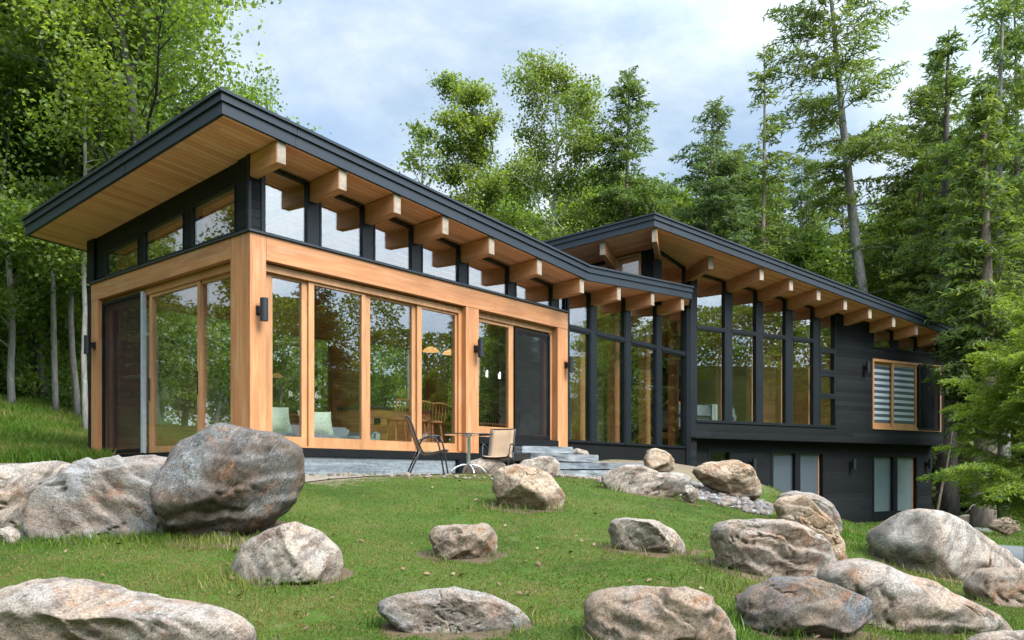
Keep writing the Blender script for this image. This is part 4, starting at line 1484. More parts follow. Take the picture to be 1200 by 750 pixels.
viewang = math.atan2(RT[1], RT[0])
q = at(499, 557, 12.0)
patio_chair('tan sling patio chair turned sideways, facing the glass table', (q[0], q[1], g1(q[0], q[1])), viewang + R(12)).scale = (0.9, 0.9, 0.9)
q = at(585, 556, 13.7)
patio_chair('tan sling patio chair turned toward the lawn, half behind the pale boulder', (q[0], q[1], g1(q[0], q[1])), viewang + R(-104)).scale = (0.86, 0.86, 0.86)
q = at(549, 557, 12.3)
t = thing('patio_table', 'small round glass patio table on a steel pedestal between two sling chairs', 'patio table', (q[0], q[1], g1(q[0], q[1])))
MB().tube([(0, 0, 0.595), (0, 0, 0.607)], 0.36, 40).build('tabletop', M['glass_top'], t)
m = MB().tube([(0.363 * math.cos(2 * math.pi * k / 40), 0.363 * math.sin(2 * math.pi * k / 40), 0.601) for k in range(41)], 0.008, 6)
m.build('rim', M['chair_frame'], t)
MB().tube([(0, 0, 0.13), (0, 0, 0.2), (0, 0, 0.55), (0, 0, 0.594)], [0.035, 0.03, 0.03, 0.06], 14).build('pedestal', M['steel'], t)
for k in range(4):
    a = viewang + R(20) + k * math.pi / 2
    MB().tube([(r_ * math.cos(a), r_ * math.sin(a), z) for r_, z in ((0.0, 0.15), (0.10, 0.15), (0.19, 0.115), (0.26, 0.05), (0.29, 0.008))], 0.014, 8).build('leg', M['steel'], t, smooth=True)


# ------------------------------------------------------------------ stone steps
def slab_rough(label, p0, p1, wid, z0, z1, seed):
    """a slate slab lying with its front edge from p0 to p1 (plan), rough edges"""
    p0, p1 = np.array(p0), np.array(p1)
    u = (p1 - p0); ln = np.linalg.norm(u); u /= ln
    v = np.array([-u[1], u[0]])
    nx, ny, nz = max(8, int(ln / 0.05)), max(5, int(wid / 0.06)), 5
    bm = bmesh.new()
    bmesh.ops.create_cube(bm, size=1.0)
    bmesh.ops.subdivide_edges(bm, edges=bm.edges[:], cuts=14, use_grid_fill=True)
    co = np.array([w.co[:] for w in bm.verts])
    P_ = np.empty_like(co)
    P_[:, 0] = p0[0] + u[0] * (co[:, 0] + 0.5) * ln + v[0] * (co[:, 1] + 0.5) * wid
    P_[:, 1] = p0[1] + u[1] * (co[:, 0] + 0.5) * ln + v[1] * (co[:, 1] + 0.5) * wid
    P_[:, 2] = z0 + (co[:, 2] + 0.5) * (z1 - z0)
    P_[:, 2] += (co[:, 0] * 0.5) * 0.03 * math.sin(seed * 2.3)
    n = fbm(P_ * np.array([2.2, 2.2, 3.5]) + seed * 7, 4)
    ctr = P_.mean(0)
    out = np.where(np.abs(co[:, :2]) > 0.49, np.sign(co[:, :2]), 0)
    P_[:, :2] += (out[:, :1] * u + out[:, 1:] * v) * (n * 0.06)[:, None]
    P_[:, 2] += np.where(co[:, 2] > 0.49, fbm(P_ * 2.5 + 5, 2) * 0.007, 0)
    for w, c in zip(bm.verts, P_):
        w.co = c - np.array([ctr[0], ctr[1], z0])
    me = bpy.data.meshes.new('stone_step'); bm.to_mesh(me); bm.free()
    me.materials.append(M['step%d' % (seed % 3)])
    o = link('stone_step', me)
    o.location = (ctr[0], ctr[1], z0)
    return tag(o, label, 'stone step', 'slate steps up to the screen door')


def pz(px, py, d):
    return at(px, py, d)


slab_rough('topmost slate step under the screen door', at(612, 0, 15.1)[:2], at(672, 0, 16.0)[:2], 0.75, 0.435, 0.56, 1)
slab_rough('second slate step from the top, pale and wide', at(622, 0, 14.3)[:2], at(700, 0, 15.2)[:2], 1.0, 0.265, 0.40, 2)
slab_rough('long low slate step running right toward the tall glazing', at(655, 0, 13.9)[:2], at(762, 0, 15.5)[:2], 0.95, 0.125, 0.235, 3)
slab_rough('lowest slate step at the edge of the lawn', at(655, 0, 13.1)[:2], at(733, 0, 14.2)[:2], 1.0, -0.2, 0.095, 4)
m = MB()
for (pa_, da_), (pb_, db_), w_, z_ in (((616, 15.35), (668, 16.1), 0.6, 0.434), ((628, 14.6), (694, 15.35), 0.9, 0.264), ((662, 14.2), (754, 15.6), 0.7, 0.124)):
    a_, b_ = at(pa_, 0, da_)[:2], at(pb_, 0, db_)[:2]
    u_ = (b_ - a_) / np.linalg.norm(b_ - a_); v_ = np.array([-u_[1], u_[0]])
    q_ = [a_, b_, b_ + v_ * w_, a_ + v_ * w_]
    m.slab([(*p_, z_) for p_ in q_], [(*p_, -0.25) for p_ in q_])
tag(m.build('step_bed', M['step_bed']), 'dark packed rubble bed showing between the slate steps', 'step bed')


# ------------------------------------------------------------------ boulders
RK = {
    'tan': rockmat('tan_rock', (0.45, 0.36, 0.285), (0.43, 0.39, 0.36), (0.17, 0.14, 0.12), 0.35, 0.35, (0.3, 0.4, 0.2), 1.6, 0, 0.25),
    'pale': rockmat('pale_rock', (0.49, 0.415, 0.345), (0.46, 0.43, 0.40), (0.20, 0.17, 0.15), 0.25, 0.45, (0.5, 0.7, 0.6), 1.5, 0, 0.2),
    'grey': rockmat('grey_rock', (0.34, 0.28, 0.235), (0.32, 0.325, 0.335), (0.12, 0.095, 0.08), 0.3, 0.5, (0.2, -0.6, 0.3), 1.3, 0.25, 0.35),
    'dark': rockmat('dark_rock', (0.145, 0.112, 0.088), (0.165, 0.17, 0.178), (0.045, 0.038, 0.034), 0.35, 0.5, (0.7, 0.8, 0.1), 1.2, 0.4, 0.45),
    'brown': rockmat('brown_rock', (0.37, 0.28, 0.21), (0.36, 0.31, 0.27), (0.13, 0.095, 0.075), 0.5, 0.5, (0.9, 0.6, 0.3), 1.6, 0.0, 0.4),
    'blue': rockmat('blue_black_rock', (0.25, 0.195, 0.15), (0.15, 0.175, 0.21), (0.04, 0.045, 0.06), 0.35, 0.55, (0.3, 0.9, 0.1), 1.8, 0.2, 0.5),
    'gold': rockmat('golden_rock', (0.52, 0.40, 0.285), (0.48, 0.42, 0.35), (0.25, 0.175, 0.12), 0.55, 0.3, (0.1, 0.3, 0.4), 1.3, 0, 0.2),
}
_ico = {}


def ico(sub):
    if sub not in _ico:
        bm = bmesh.new()
        bmesh.ops.create_icosphere(bm, subdivisions=sub, radius=1.0)
        _ico[sub] = (np.array([v.co[:] for v in bm.verts]), np.array([[v.index for v in f.verts] for f in bm.faces]))
        bm.free()
    return _ico[sub]


ROCKS = []


def boulder(label, mat, pts, d, T=0.8, seed=0, sub=6, off=(0, 0), sc=1.0, rough=1.0, facets=16, strata=0.35, auto=True, bury=0.6):
    """a rock of its own at distance d: radial profile from its outline, a real depth T (in half widths), facets and fractal relief"""
    pts = np.array(pts, float) / sc + np.array(off)
    c = np.array([(pts[:, 0].min() + pts[:, 0].max()) / 2, (pts[:, 1].min() + pts[:, 1].max()) / 2])
    dd = np.linspace(4.0, 26, 900)
    gx_ = CAM[None] + dd[:, None] * (AX + (c[0] - CX) / F_PX * RT)[None]
    below = ground(gx_[:, 0], gx_[:, 1]) > dd * (HOR - pts[:, 1].max()) / F_PX
    dc = dd[np.argmax(below)] if below.any() else 0
    sz = dc / F_PX * min(np.ptp(pts[:, 0]) / 2, np.ptp(pts[:, 1]) * 0.8)
    if auto and dc and d < 9.5:
        d = min(d, dc + 0.6 * T * sz)
    ppm = F_PX / d
    dx = (pts[:, 0] - c[0]) / ppm
    dz = (c[1] - pts[:, 1]) / ppm
    hh = (dz.max() - dz.min())
    hw0 = (dx.max() - dx.min()) / 2
    low = np.clip(-dz / (hh * 0.3), 0, 1)              # the buried part: deeper and nearly as wide as the rock
    dx = dx * (1 + bury * low * np.clip(0.92 * hw0 / np.maximum(np.abs(dx), 0.3 * hw0) - 1, 0, 0.6))
    dz = np.where(dz < 0, dz * (1 + bury * 0.8), dz)
    # resample the outline
    cl = np.concatenate([np.stack([dx, dz], 1), [[dx[0], dz[0]]]])
    dense = np.concatenate([np.linspace(cl[i], cl[i + 1], 14, endpoint=False) for i in range(len(cl) - 1)])
    th = np.arctan2(dense[:, 1], dense[:, 0])
    rr = np.hypot(dense[:, 0], dense[:, 1])
    o = np.argsort(th)
    th, rr = th[o], rr[o]
    thx = np.concatenate([th - 2 * np.pi, th, th + 2 * np.pi])
    rx = np.concatenate([rr, rr, rr])
    v, f = ico(sub)
    V = v.copy()
    ang = np.arctan2(V[:, 1], V[:, 0])
    prof = sum(np.interp(ang + k, thx, rx) for k in (-0.07, 0, 0.07)) / 3
    rho = np.hypot(V[:, 0], V[:, 1])
    hw = (dx.max() - dx.min()) / 2
    size = min(hw0, hh / 2 * 1.6)
    TT = T * size
    rs = np.random.default_rng(seed + 50)
    # facets: radial distance to a random polyhedron, edges slightly rounded
    nk = rs.normal(size=(facets, 3)) * np.array([1, 1, 0.9])
    nk /= np.linalg.norm(nk, axis=1)[:, None]
    hk = rs.uniform(0.52, 0.92, facets)
    qd = V + 0.07 * np.stack([fbm(V * 1.7 + seed + 3 * a_, 3) for a_ in range(3)], 1)
    qd /= np.linalg.norm(qd, axis=1)[:, None]
    rk = hk[None] / np.maximum(qd @ nk.T, 0.05)
    rk = np.concatenate([rk, np.full((len(V), 1), 1.12)], 1)
    k = -np.log(np.exp(-rk * 90).sum(1)) / 90
    k = k / k.max() * 1.04
    keep = np.clip((rho - 0.75) / 0.25, 0, 1)
    k = k * (1 - keep) + (0.5 * k + 0.5) * keep
    rho2 = np.minimum(1, rho ** 0.82)
    W = np.stack([np.cos(ang) * prof * rho2 * (0.35 + 0.65 * k), np.sin(ang) * prof * rho2 * (0.35 + 0.65 * k), np.sign(V[:, 2]) * np.abs(V[:, 2]) ** (0.8) * TT * k], 1)
    nr = V / np.maximum(np.linalg.norm(V, axis=1)[:, None], 1e-6)
    q = W / size
    n1 = fbm(q * 1.6 + seed * 3.1, 4)
    n2 = fbm(q * 4.5 + seed * 5.7, 5)
    a = rs.uniform(-0.9, 0.9)
    lay = q[:, 1] * math.cos(a) + q[:, 0] * math.sin(a) + 0.5 * q[:, 2] * rs.uniform(-1, 1) + 0.22 * fbm(q * 1.2 + 9, 3)
    per = 3.2
    fr_ = (lay * per) % 1
    step = np.where(fr_ < 0.82, fr_ / 0.82, (1 - fr_) / 0.18)          # ledges: slow rise, sudden break
    msk = np.clip(fbm(q * 0.9 + seed * 1.7, 2) * 3 + 0.5, 0, 1)
    crk = np.clip(1 - np.abs(fbm(q * 1.1 + seed * 2.3, 4)) / 0.028, 0, 1) * np.clip(fbm(q * 0.8 + seed, 2) * 4 + 0.3, 0, 1)
    disp = size * rough * (0.040 * n1 + 0.040 * n2 + (0.035 + 0.06 * strata) * step * msk - 0.10 * crk)
    edge = 1 - 0.45 * keep
    W = W + nr * (disp * edge)[:, None]
    for ax_, lo_, hi_ in ((0, dx.min(), dx.max()), (1, dz.min(), dz.max())):
        W[:, ax_] = lo_ + (W[:, ax_] - W[:, ax_].min()) * (hi_ - lo_) / np.ptp(W[:, ax_])
    r3, u3, f3 = np.array([RT[0], RT[1], 0]), np.array([0, 0, 1.0]), np.array([AX[0], AX[1], 0])
    wpos = at(c[0], c[1], d)
    X = W[:, :1] * r3 + W[:, 1:2] * u3 + W[:, 2:3] * f3
    base = np.array([wpos[0], wpos[1], wpos[2] + X[:, 2].min()])
    X[:, 2] -= X[:, 2].min()
    me = raw_mesh('boulder', X, f, RK[mat], True)
    ob = link('boulder', me)
    ob.location = base
    ROCKS.append((wpos[0], wpos[1], hw, TT))
    return tag(ob, label, 'boulder', 'boulders on the slope')


Z6, Z7, Z8, ZL = dict(off=(0, 470), sc=2.679), dict(off=(400, 500), sc=3.0), dict(off=(660, 520), sc=2.222), dict(off=(0, 520), sc=5.357)
boulder('largest dark grey boulder standing tall before the cedar corner post', 'dark', [(535, 180), (560, 130), (640, 85), (700, 67), (790, 85), (880, 110), (930, 150), (942, 230), (935, 290), (880, 360), (790, 415), (690, 442), (600, 435), (520, 405), (495, 330), (500, 270), (540, 215)], 7.7, 0.85, 1, 6, **Z6, strata=0.8, bury=0.1)
boulder('long grey boulder with a dark brown end, left of the tall dark boulder', 'grey', [(100, 300), (130, 250), (240, 205), (330, 172), (450, 168), (540, 178), (600, 230), (600, 330), (540, 400), (400, 405), (250, 425), (150, 425), (110, 390)], 8.2, 0.7, 2, 6, **Z6, strata=1.0)
boulder('pale tan boulder cut off by the left edge of the photo, behind the grey one', 'pale', [(-160, 250), (-60, 208), (60, 190), (180, 187), (240, 197), (260, 260), (230, 330), (180, 400), (60, 405), (-100, 400), (-160, 330)], 8.9, 0.7, 3, 6, **Z6)
boulder('small pinkish grey rock at the left edge below the pale tan boulder', 'pale', [(-60, 580), (-30, 530), (50, 520), (110, 535), (140, 570), (130, 610), (60, 620), (-40, 620)], 7.1, 0.7, 4, 5, **ZL)
boulder('rounded speckled tan boulder on the lawn below the tall dark boulder', 'pale', [(735, 500), (760, 440), (830, 400), (920, 378), (1000, 405), (1060, 460), (1076, 500), (1060, 540), (980, 568), (870, 565), (780, 540)], 6.05, 0.8, 5, 6, **Z6, strata=0.0, rough=0.7)
boulder('broad flat grey tan slab in the bottom left corner', 'tan', [(-200, 650), (-60, 615), (90, 565), (180, 557), (330, 580), (500, 625), (640, 640), (750, 680), (800, 725), (770, 770), (500, 800), (100, 800), (-200, 780)], 5.1, 1.0, 6, 6, **Z6, strata=1.0)
boulder('cream and orange boulder beside the right patio chair', 'gold', [(530, 180), (545, 145), (610, 130), (690, 135), (740, 165), (780, 220), (785, 250), (760, 285), (700, 290), (640, 285), (570, 245), (535, 215)], 9.0, 0.85, 7, 6, **Z7)
boulder('small brown boulder alone in the middle of the lawn', 'brown', [(306, 372), (340, 342), (430, 338), (520, 345), (550, 380), (542, 430), (500, 452), (380, 467), (345, 425)], 6.85, 0.8, 8, 6, **Z7, strata=1.0)
boulder('pale grey wedge shaped boulder on the lawn right of the small brown one', 'pale', [(118, 200), (150, 192), (230, 198), (290, 225), (320, 255), (322, 275), (270, 285), (200, 278), (140, 262), (120, 228)], 7.1, 0.9, 9, 6, **Z8)
boulder('long low grey boulder at the bottom centre with a green weed beside it', 'grey', [(130, 635), (170, 595), (300, 563), (400, 563), (520, 578), (610, 625), (665, 670), (640, 700), (540, 715), (400, 722), (290, 700), (190, 665)], 5.25, 0.9, 10, 6, **Z7, strata=0.8)
boulder('blocky brown boulder with rusty face at the bottom right of centre', 'brown', [(55, 405), (90, 375), (200, 365), (300, 368), (360, 390), (420, 450), (455, 505), (400, 530), (200, 530), (100, 500), (58, 440)], 5.15, 0.9, 11, 6, **Z8, strata=0.7)
boulder('blue black boulder between the blocky brown one and the long pale slab', 'blue', [(458, 410), (490, 380), (560, 350), (640, 345), (700, 360), (790, 400), (800, 445), (730, 475), (650, 502), (540, 498), (478, 472)], 5.9, 0.8, 12, 6, **Z8, strata=0.8)
boulder('long pale smooth slab sloping down to the right', 'tan', [(668, 325), (740, 303), (800, 300), (870, 330), (960, 350), (1000, 390), (1100, 425), (1150, 465), (1100, 490), (950, 480), (870, 480), (780, 478), (710, 450), (676, 385)], 6.5, 0.8, 13, 6, **Z8, facets=4)
boulder('flat tan boulder with a dark split underside, above the blue black one', 'tan', [(386, 215), (430, 195), (520, 195), (600, 215), (670, 245), (702, 290), (700, 315), (640, 340), (545, 350), (480, 342), (430, 312), (392, 262)], 7.6, 0.8, 14, 6, **Z8, strata=0.6)
boulder('leaning tan boulder on the crest to the right of the lawn', 'gold', [(550, 150), (580, 138), (615, 132), (645, 147), (690, 190), (730, 250), (737, 290), (715, 310), (670, 315), (600, 285), (570, 225)], 8.9, 0.7, 15, 6, **Z8)
boulder('grey rounded boulder tucked behind the leaning tan one', 'grey', [(560, 132), (600, 122), (650, 128), (690, 150), (715, 180), (724, 212), (690, 225), (620, 200), (570, 165)], 9.9, 0.8, 16, 6, **Z8)
boulder('large pale grey boulder rising at the right before the lower windows', 'pale', [(808, 240), (850, 200), (890, 172), (960, 166), (1010, 185), (1100, 240), (1180, 300), (1290, 350), (1290, 430), (1200, 470), (1090, 450), (1010, 420), (900, 350), (840, 300)], 8.6, 0.7, 17, 6, **Z8, strata=0.8, auto=False)
boulder('shadowed brown boulder at the right edge below the large pale one', 'brown', [(1055, 370), (1090, 330), (1180, 320), (1280, 340), (1300, 420), (1250, 470), (1150, 450), (1080, 415)], 7.3, 0.7, 18, 5, **Z8, auto=False)
boulder('long golden boulder lying on the gravel before the black lower wall', 'gold', [(335, 65), (370, 45), (450, 41), (490, 60), (515, 100), (515, 128), (440, 128), (380, 105), (345, 85)], 12.2, 0.8, 19, 6, **Z8)
boulder('wide grey white boulder at the end of the lowest slate step', 'pale', [(98, 90), (150, 58), (190, 54), (240, 75), (310, 75), (330, 95), (290, 118), (215, 147), (150, 128)], 10.3, 0.8, 20, 6, **Z8)
boulder('round cream boulder resting on the gravel by the tall glazing', 'gold', [(209, 40), (220, 20), (240, 11), (265, 18), (288, 42), (291, 58), (260, 66), (225, 62)], 14.2, 0.85, 21, 5, **Z8)
boulder('little tan rock on the grass right of the wide grey white boulder', 'tan', [(308, 125), (318, 110), (335, 107), (350, 120), (354, 138), (335, 145), (315, 140)], 9.9, 0.9, 22, 5, **Z8)
boulder('pale rough boulder behind the legs of the right patio chair', 'pale', [(425, 150), (440, 120), (500, 108), (560, 112), (590, 140), (590, 175), (500, 180), (430, 175)], 13.6, 0.8, 23, 5, **Z7)
boulder('pale boulder at the foot of the slate steps, behind the cream and orange one', 'pale', [(600, 150), (630, 118), (690, 103), (740, 105), (770, 130), (770, 165), (700, 185), (620, 180)], 11.6, 0.8, 24, 5, **Z7)
boulder('small rounded boulder beside the topmost slate step', 'pale', [(795, 98), (805, 82), (835, 76), (865, 84), (872, 98), (840, 105)], 16.2, 0.9, 25, 5, **Z7)
boulder('low grey boulder at the forest edge beyond the house corner', 'grey', [(1020, 200), (1040, 187), (1080, 183), (1110, 192), (1120, 208), (1070, 212)], 24.5, 0.8, 26, 5, **Z8)
boulder('tan boulder at the forest edge beside the thick tree trunk', 'brown', [(1108, 215), (1120, 197), (1150, 191), (1185, 200), (1190, 225), (1150, 230)], 20.0, 0.8, 27, 5, **Z8)
boulder('tan rock in the bottom right corner', 'tan', [(1055, 515), (1090, 495), (1150, 487), (1230, 485), (1290, 500), (1290, 540), (1150, 545), (1070, 535)], 5.4, 0.8, 28, 5, **Z8)
boulder('thin flat tan stone in the grass left of the large pale grey boulder', 'tan', [(752, 258), (770, 248), (800, 244), (820, 250), (820, 262), (780, 264)], 10.4, 0.9, 29, 5, **Z8)


build_ground()

# ------------------------------------------------------------------ gravel bank (stuff) and drive
def pebbles(name, label, xy, zz, smin, smax, mat, cat):
    v, f = ico(2)
    n = len(xy)
    rs = np.random.default_rng(11)
    s = rs.uniform(smin, smax, n) * rs.uniform(0.6, 1.0, n)
    sc = rs.uniform(0.6, 1.25, (n, 3)) * s[:, None]
    sc[:, 2] *= 0.7
    jit = 1 + rs.normal(0, 0.16, (n, len(v)))
    ang = rs.uniform(0, 6.28, n)
    W = v[None] * jit[:, :, None] * sc[:, None]
    ca, sa = np.cos(ang)[:, None], np.sin(ang)[:, None]
    X = np.stack([W[..., 0] * ca - W[..., 1] * sa + xy[:, :1], W[..., 0] * sa + W[..., 1] * ca + xy[:, 1:], W[..., 2] + (zz + s * 0.25)[:, None]], -1)
    F = (f[None] + (np.arange(n) * len(v))[:, None, None]).reshape(-1, 3)
    return tag(link(name, raw_mesh(name, X.reshape(-1, 3), F, mat, False)), label, cat, kind='stuff')


def gravelmat():
    m, nt, b, o = newmat('gravel_stones')
    ge = nt.nodes.new('ShaderNodeNewGeometry')
    col = ramp(nt, ge.outputs['Random Per Island'], [(0.0, (0.06, 0.056, 0.052)), (0.35, (0.12, 0.112, 0.108)), (0.6, (0.17, 0.13, 0.10)), (0.8, (0.23, 0.22, 0.21)), (1.0, (0.15, 0.10, 0.065))])
    col = mixc(nt, 1.0, col, ramp(nt, noise(nt, coords(nt), 30, 4), [(0.3, (0.7, 0.7, 0.7)), (0.7, (1.15, 1.15, 1.15))]), 'MULTIPLY')
    L(nt, col, b.inputs['Base Color'])
    b.inputs['Roughness'].default_value = 0.85
    return m


gm = gravelmat()
pts_ = []
for px0, px1, d0_, d1_, cnt in ((735, 835, 12.6, 15.0, 700), (790, 905, 10.9, 13.0, 700), (700, 790, 15.0, 16.6, 350), (340, 530, 11.1, 11.6, 0)):
    for _ in range(cnt):
        d = rng.uniform(d0_, d1_)
        q = at(rng.uniform(px0, px1), 0, d)
        pts_.append(q[:2])
pts_ = np.array(pts_)
pts_ = pts_[~inside_house(pts_[:, 0], pts_[:, 1], 0.0)]
pebbles('gravel', 'grey and tan gravel banked between the steps, boulders and black base wall', pts_, ground(pts_[:, 0], pts_[:, 1]), 0.025, 0.085, gm, 'gravel')


rubm = plain('rubble_stone', (0.17, 0.135, 0.105), 0.9, 0, 0.5, 9.0, 0.3)
pr_ = []
for px0, px1, d0_, d1_, cnt in ((600, 660, 11.6, 12.9, 120), (650, 760, 12.2, 13.0, 150), (355, 600, 10.4, 11.2, 90), (700, 800, 11.0, 12.4, 120)):
    for _ in range(cnt):
        pr_.append(at(rng.uniform(px0, px1), 0, rng.uniform(d0_, d1_))[:2])
pr_ = np.array(pr_)
pebbles('rubble', 'loose brown and grey rubble along the terrace edge and the foot of the steps', pr_, ground(pr_[:, 0], pr_[:, 1]), 0.015, 0.06, rubm, 'rubble')


def sheet(name, label, cat, poly_px, mat, dz=0.012):
    """a strip of path draped on the terrain, corner stations given as (px, d)"""
    a, b, c, d = [at(p[0], 0, p[1])[:2] for p in poly_px]
    n = 40
    u = np.linspace(0, 1, n)
    U, V = np.meshgrid(u, u, indexing='ij')
    U, V = U.ravel()[:, None], V.ravel()[:, None]
    xy = a * (1 - U) * (1 - V) + b * U * (1 - V) + c * U * V + d * (1 - U) * V
    z = ground(xy[:, 0], xy[:, 1]) + dz
    idx = np.arange(n * n).reshape(n, n)
    f = np.stack([idx[:-1, :-1], idx[1:, :-1], idx[1:, 1:], idx[:-1, 1:]], -1).reshape(-1, 4)
    return tag(link(name, raw_mesh(name, np.concatenate([xy, z[:, None]], 1), f, mat, True)), label, cat, kind='structure')


def pathmat():
    m, nt, b, o = newmat('gravel_drive')
    v = coords(nt)
    n = noise(nt, v, 28, 6, 0.75)
    L(nt, ramp(nt, n, [(0.3, (0.06, 0.066, 0.072)), (0.5, (0.125, 0.133, 0.14)), (0.7, (0.20, 0.205, 0.21))]), b.inputs['Base Color'])
    b.inputs['Roughness'].default_value = 0.9
    bump(nt, b, n, 0.7, 0.03)
    return m


pm = pathmat()


def terrace():  # pale gravel sheet added round the house to bounce light onto the soffit
    m, nt, b, o = newmat('terrace_bounce_gravel')
    v = coords(nt)
    n = noise(nt, v, 30, 6, 0.75)
    L(nt, ramp(nt, n, [(0.3, (0.12, 0.095, 0.072)), (0.5, (0.19, 0.155, 0.12)), (0.7, (0.27, 0.235, 0.2))]), b.inputs['Base Color'])
    b.inputs['Roughness'].default_value = 0.95
    bump(nt, b, n, 0.6, 0.02)
    vs, fs = [], []
    for (x0, x1, y0, y1) in ((-1.9, 8.0, -1.75, -0.02), (-1.9, -0.02, -0.02, 5.4)):
        nx, ny = int((x1 - x0) / 0.15) + 2, int((y1 - y0) / 0.15) + 2
        X, Y = np.meshgrid(np.linspace(x0, x1, nx), np.linspace(y0, y1, ny), indexing='ij')
        x, y = X.ravel(), Y.ravel()
        k = sum(len(a) for a in vs)
        vs.append(np.stack([x, y, ground(x, y) + 0.012], 1))
        idx = np.arange(nx * ny).reshape(nx, ny) + k
        fs.append(np.stack([idx[:-1, :-1], idx[1:, :-1], idx[1:, 1:], idx[:-1, 1:]], -1).reshape(-1, 4))
    tag(link('terrace', raw_mesh('terrace', np.concatenate(vs), np.concatenate(fs), m, True)), 'pale gravel terrace strip round the foot of the house, added to bounce light up to the soffit', 'terrace', kind='structure')


terrace()
sheet('path', 'grey gravel path behind the large pale boulder at right', 'path', [(1120, 15.2), (1400, 11.5), (1450, 15.5), (1165, 17.8)], pm)
sheet('path', 'thin grey gravel strip at the forest edge beyond the house', 'path', [(1105, 23.0), (1160, 22.0), (1170, 22.8), (1105, 24.0)], pm)


# ------------------------------------------------------------------ grass
def blades(name, label, xy, h, w, mat, lean=0.5, seed=0):
    rs = np.random.default_rng(seed)
    n = len(xy)
    z = ground(xy[:, 0], xy[:, 1])
    base = np.concatenate([xy, z[:, None] - 0.01], 1)
    a = rs.uniform(0, 6.28, n)
    hh = h * rs.uniform(0.5, 1.3, n)
    ln = rs.uniform(0.1, lean, n) * hh
    b = rs.uniform(0, 6.28, n)
    side = np.stack([np.cos(a), np.sin(a), 0 * a], 1) * (w * rs.uniform(0.6, 1.3, n))[:, None]
    tipd = np.stack([np.cos(b) * ln, np.sin(b) * ln, hh], 1)
    mid = tipd * np.array([0.35, 0.35, 0.6])
    V = np.stack([base - side, base + side, base + mid + side * 0.7, base + tipd, base + mid - side * 0.7], 1).reshape(-1, 3)
    k = np.arange(n)[:, None] * 5
    F = np.stack([k + 0, k + 1, k + 2, k + 4], -1).reshape(-1, 4)
    T = np.stack([k + 4, k + 2, k + 3, k + 3], -1).reshape(-1, 4)
    me = bpy.data.meshes.new(name)
    # quads + tips as tris
    Tt = T[:, :3]
    nf, nt_ = len(F), len(Tt)
    me.vertices.add(len(V)); me.vertices.foreach_set('co', V.astype(np.float32).ravel())
    me.loops.add(nf * 4 + nt_ * 3); me.polygons.add(nf + nt_)
    me.loops.foreach_set('vertex_index', np.concatenate([F.ravel(), Tt.ravel()]).astype(np.int32))
    me.polygons.foreach_set('loop_start', np.concatenate([np.arange(nf) * 4, nf * 4 + np.arange(nt_) * 3]).astype(np.int32))
    me.polygons.foreach_set('loop_total', np.concatenate([np.full(nf, 4), np.full(nt_, 3)]).astype(np.int32))
    me.update(calc_edges=True)
    me.materials.append(mat)
    return tag(link(name, me), label, 'grass', kind='stuff')


def grassmat(name, cols, dry=0.25):
    m, nt, b, o = newmat(name)
    nt.nodes.remove(b)
    ge = nt.nodes.new('ShaderNodeNewGeometry')
    col = ramp(nt, ge.outputs['Random Per Island'], [(0.0, cols[0]), (0.5, cols[1]), (0.9, cols[2]), (1.0, cols[3])])
    big = noise(nt, coords(nt), 1.1, 5, 0.6)
    col = mixc(nt, 1.0, col, ramp(nt, big, [(0.3, (0.72, 0.90, 0.8)), (0.48, (1.0, 1.0, 1.0)), (0.62, (1.75, 1.15, 1.9))]), 'MULTIPLY')
    df = nt.nodes.new('ShaderNodeBsdfDiffuse'); tl = nt.nodes.new('ShaderNodeBsdfTranslucent')
    L(nt, col, df.inputs[0]); L(nt, col, tl.inputs[0])
    mx = N(nt, 'ShaderNodeMixShader', i0=0.3)
    L(nt, df.outputs[0], mx.inputs[1]); L(nt, tl.outputs[0], mx.inputs[2])
    L(nt, mx.outputs[0], o.inputs['Surface'])
    return m


G1 = grassmat('lawn_grass', [(0.058, 0.080, 0.013), (0.092, 0.116, 0.018), (0.142, 0.150, 0.034), (0.26, 0.20, 0.105)])
G2 = grassmat('tall_grass', [(0.055, 0.10, 0.015), (0.09, 0.165, 0.02), (0.14, 0.215, 0.04), (0.22, 0.24, 0.09)])


def sample_lawn(n, dmin, dmax, pmin, pmax, power=1.0):
    u = rng.random(n)
    d = dmin * (dmax / dmin) ** (u ** power)
    px = rng.uniform(pmin, pmax, n)
    v = AX[None] + ((px - CX) / F_PX)[:, None] * RT[None]
    return CAM[None] + d[:, None] * v


def lawn_ok(xy):
    x, y = xy[:, 0], xy[:, 1]
    ok = ~inside_house(x, y, 0.12)
    nz = pnoise(np.stack([x * 1.7, y * 1.7, x * 0], 1))
    nz2 = pnoise(np.stack([x * 4.3, y * 4.3, x * 0 + 8], 1))
    terrace = (y > -2.0 + nz * 0.5) & (x > -0.3) & (x < 8)
    bank = (x > 5.0) & (y > -2.6 + nz * 0.7) & (x < 13.5)
    ok &= ~(terrace | bank) | (nz2 > 0.33)
    ok &= nz2 + nz * 0.6 > -0.42
    ok &= soil_at(x, y) < rng.uniform(0.1, 1.1, len(x))
    return ok


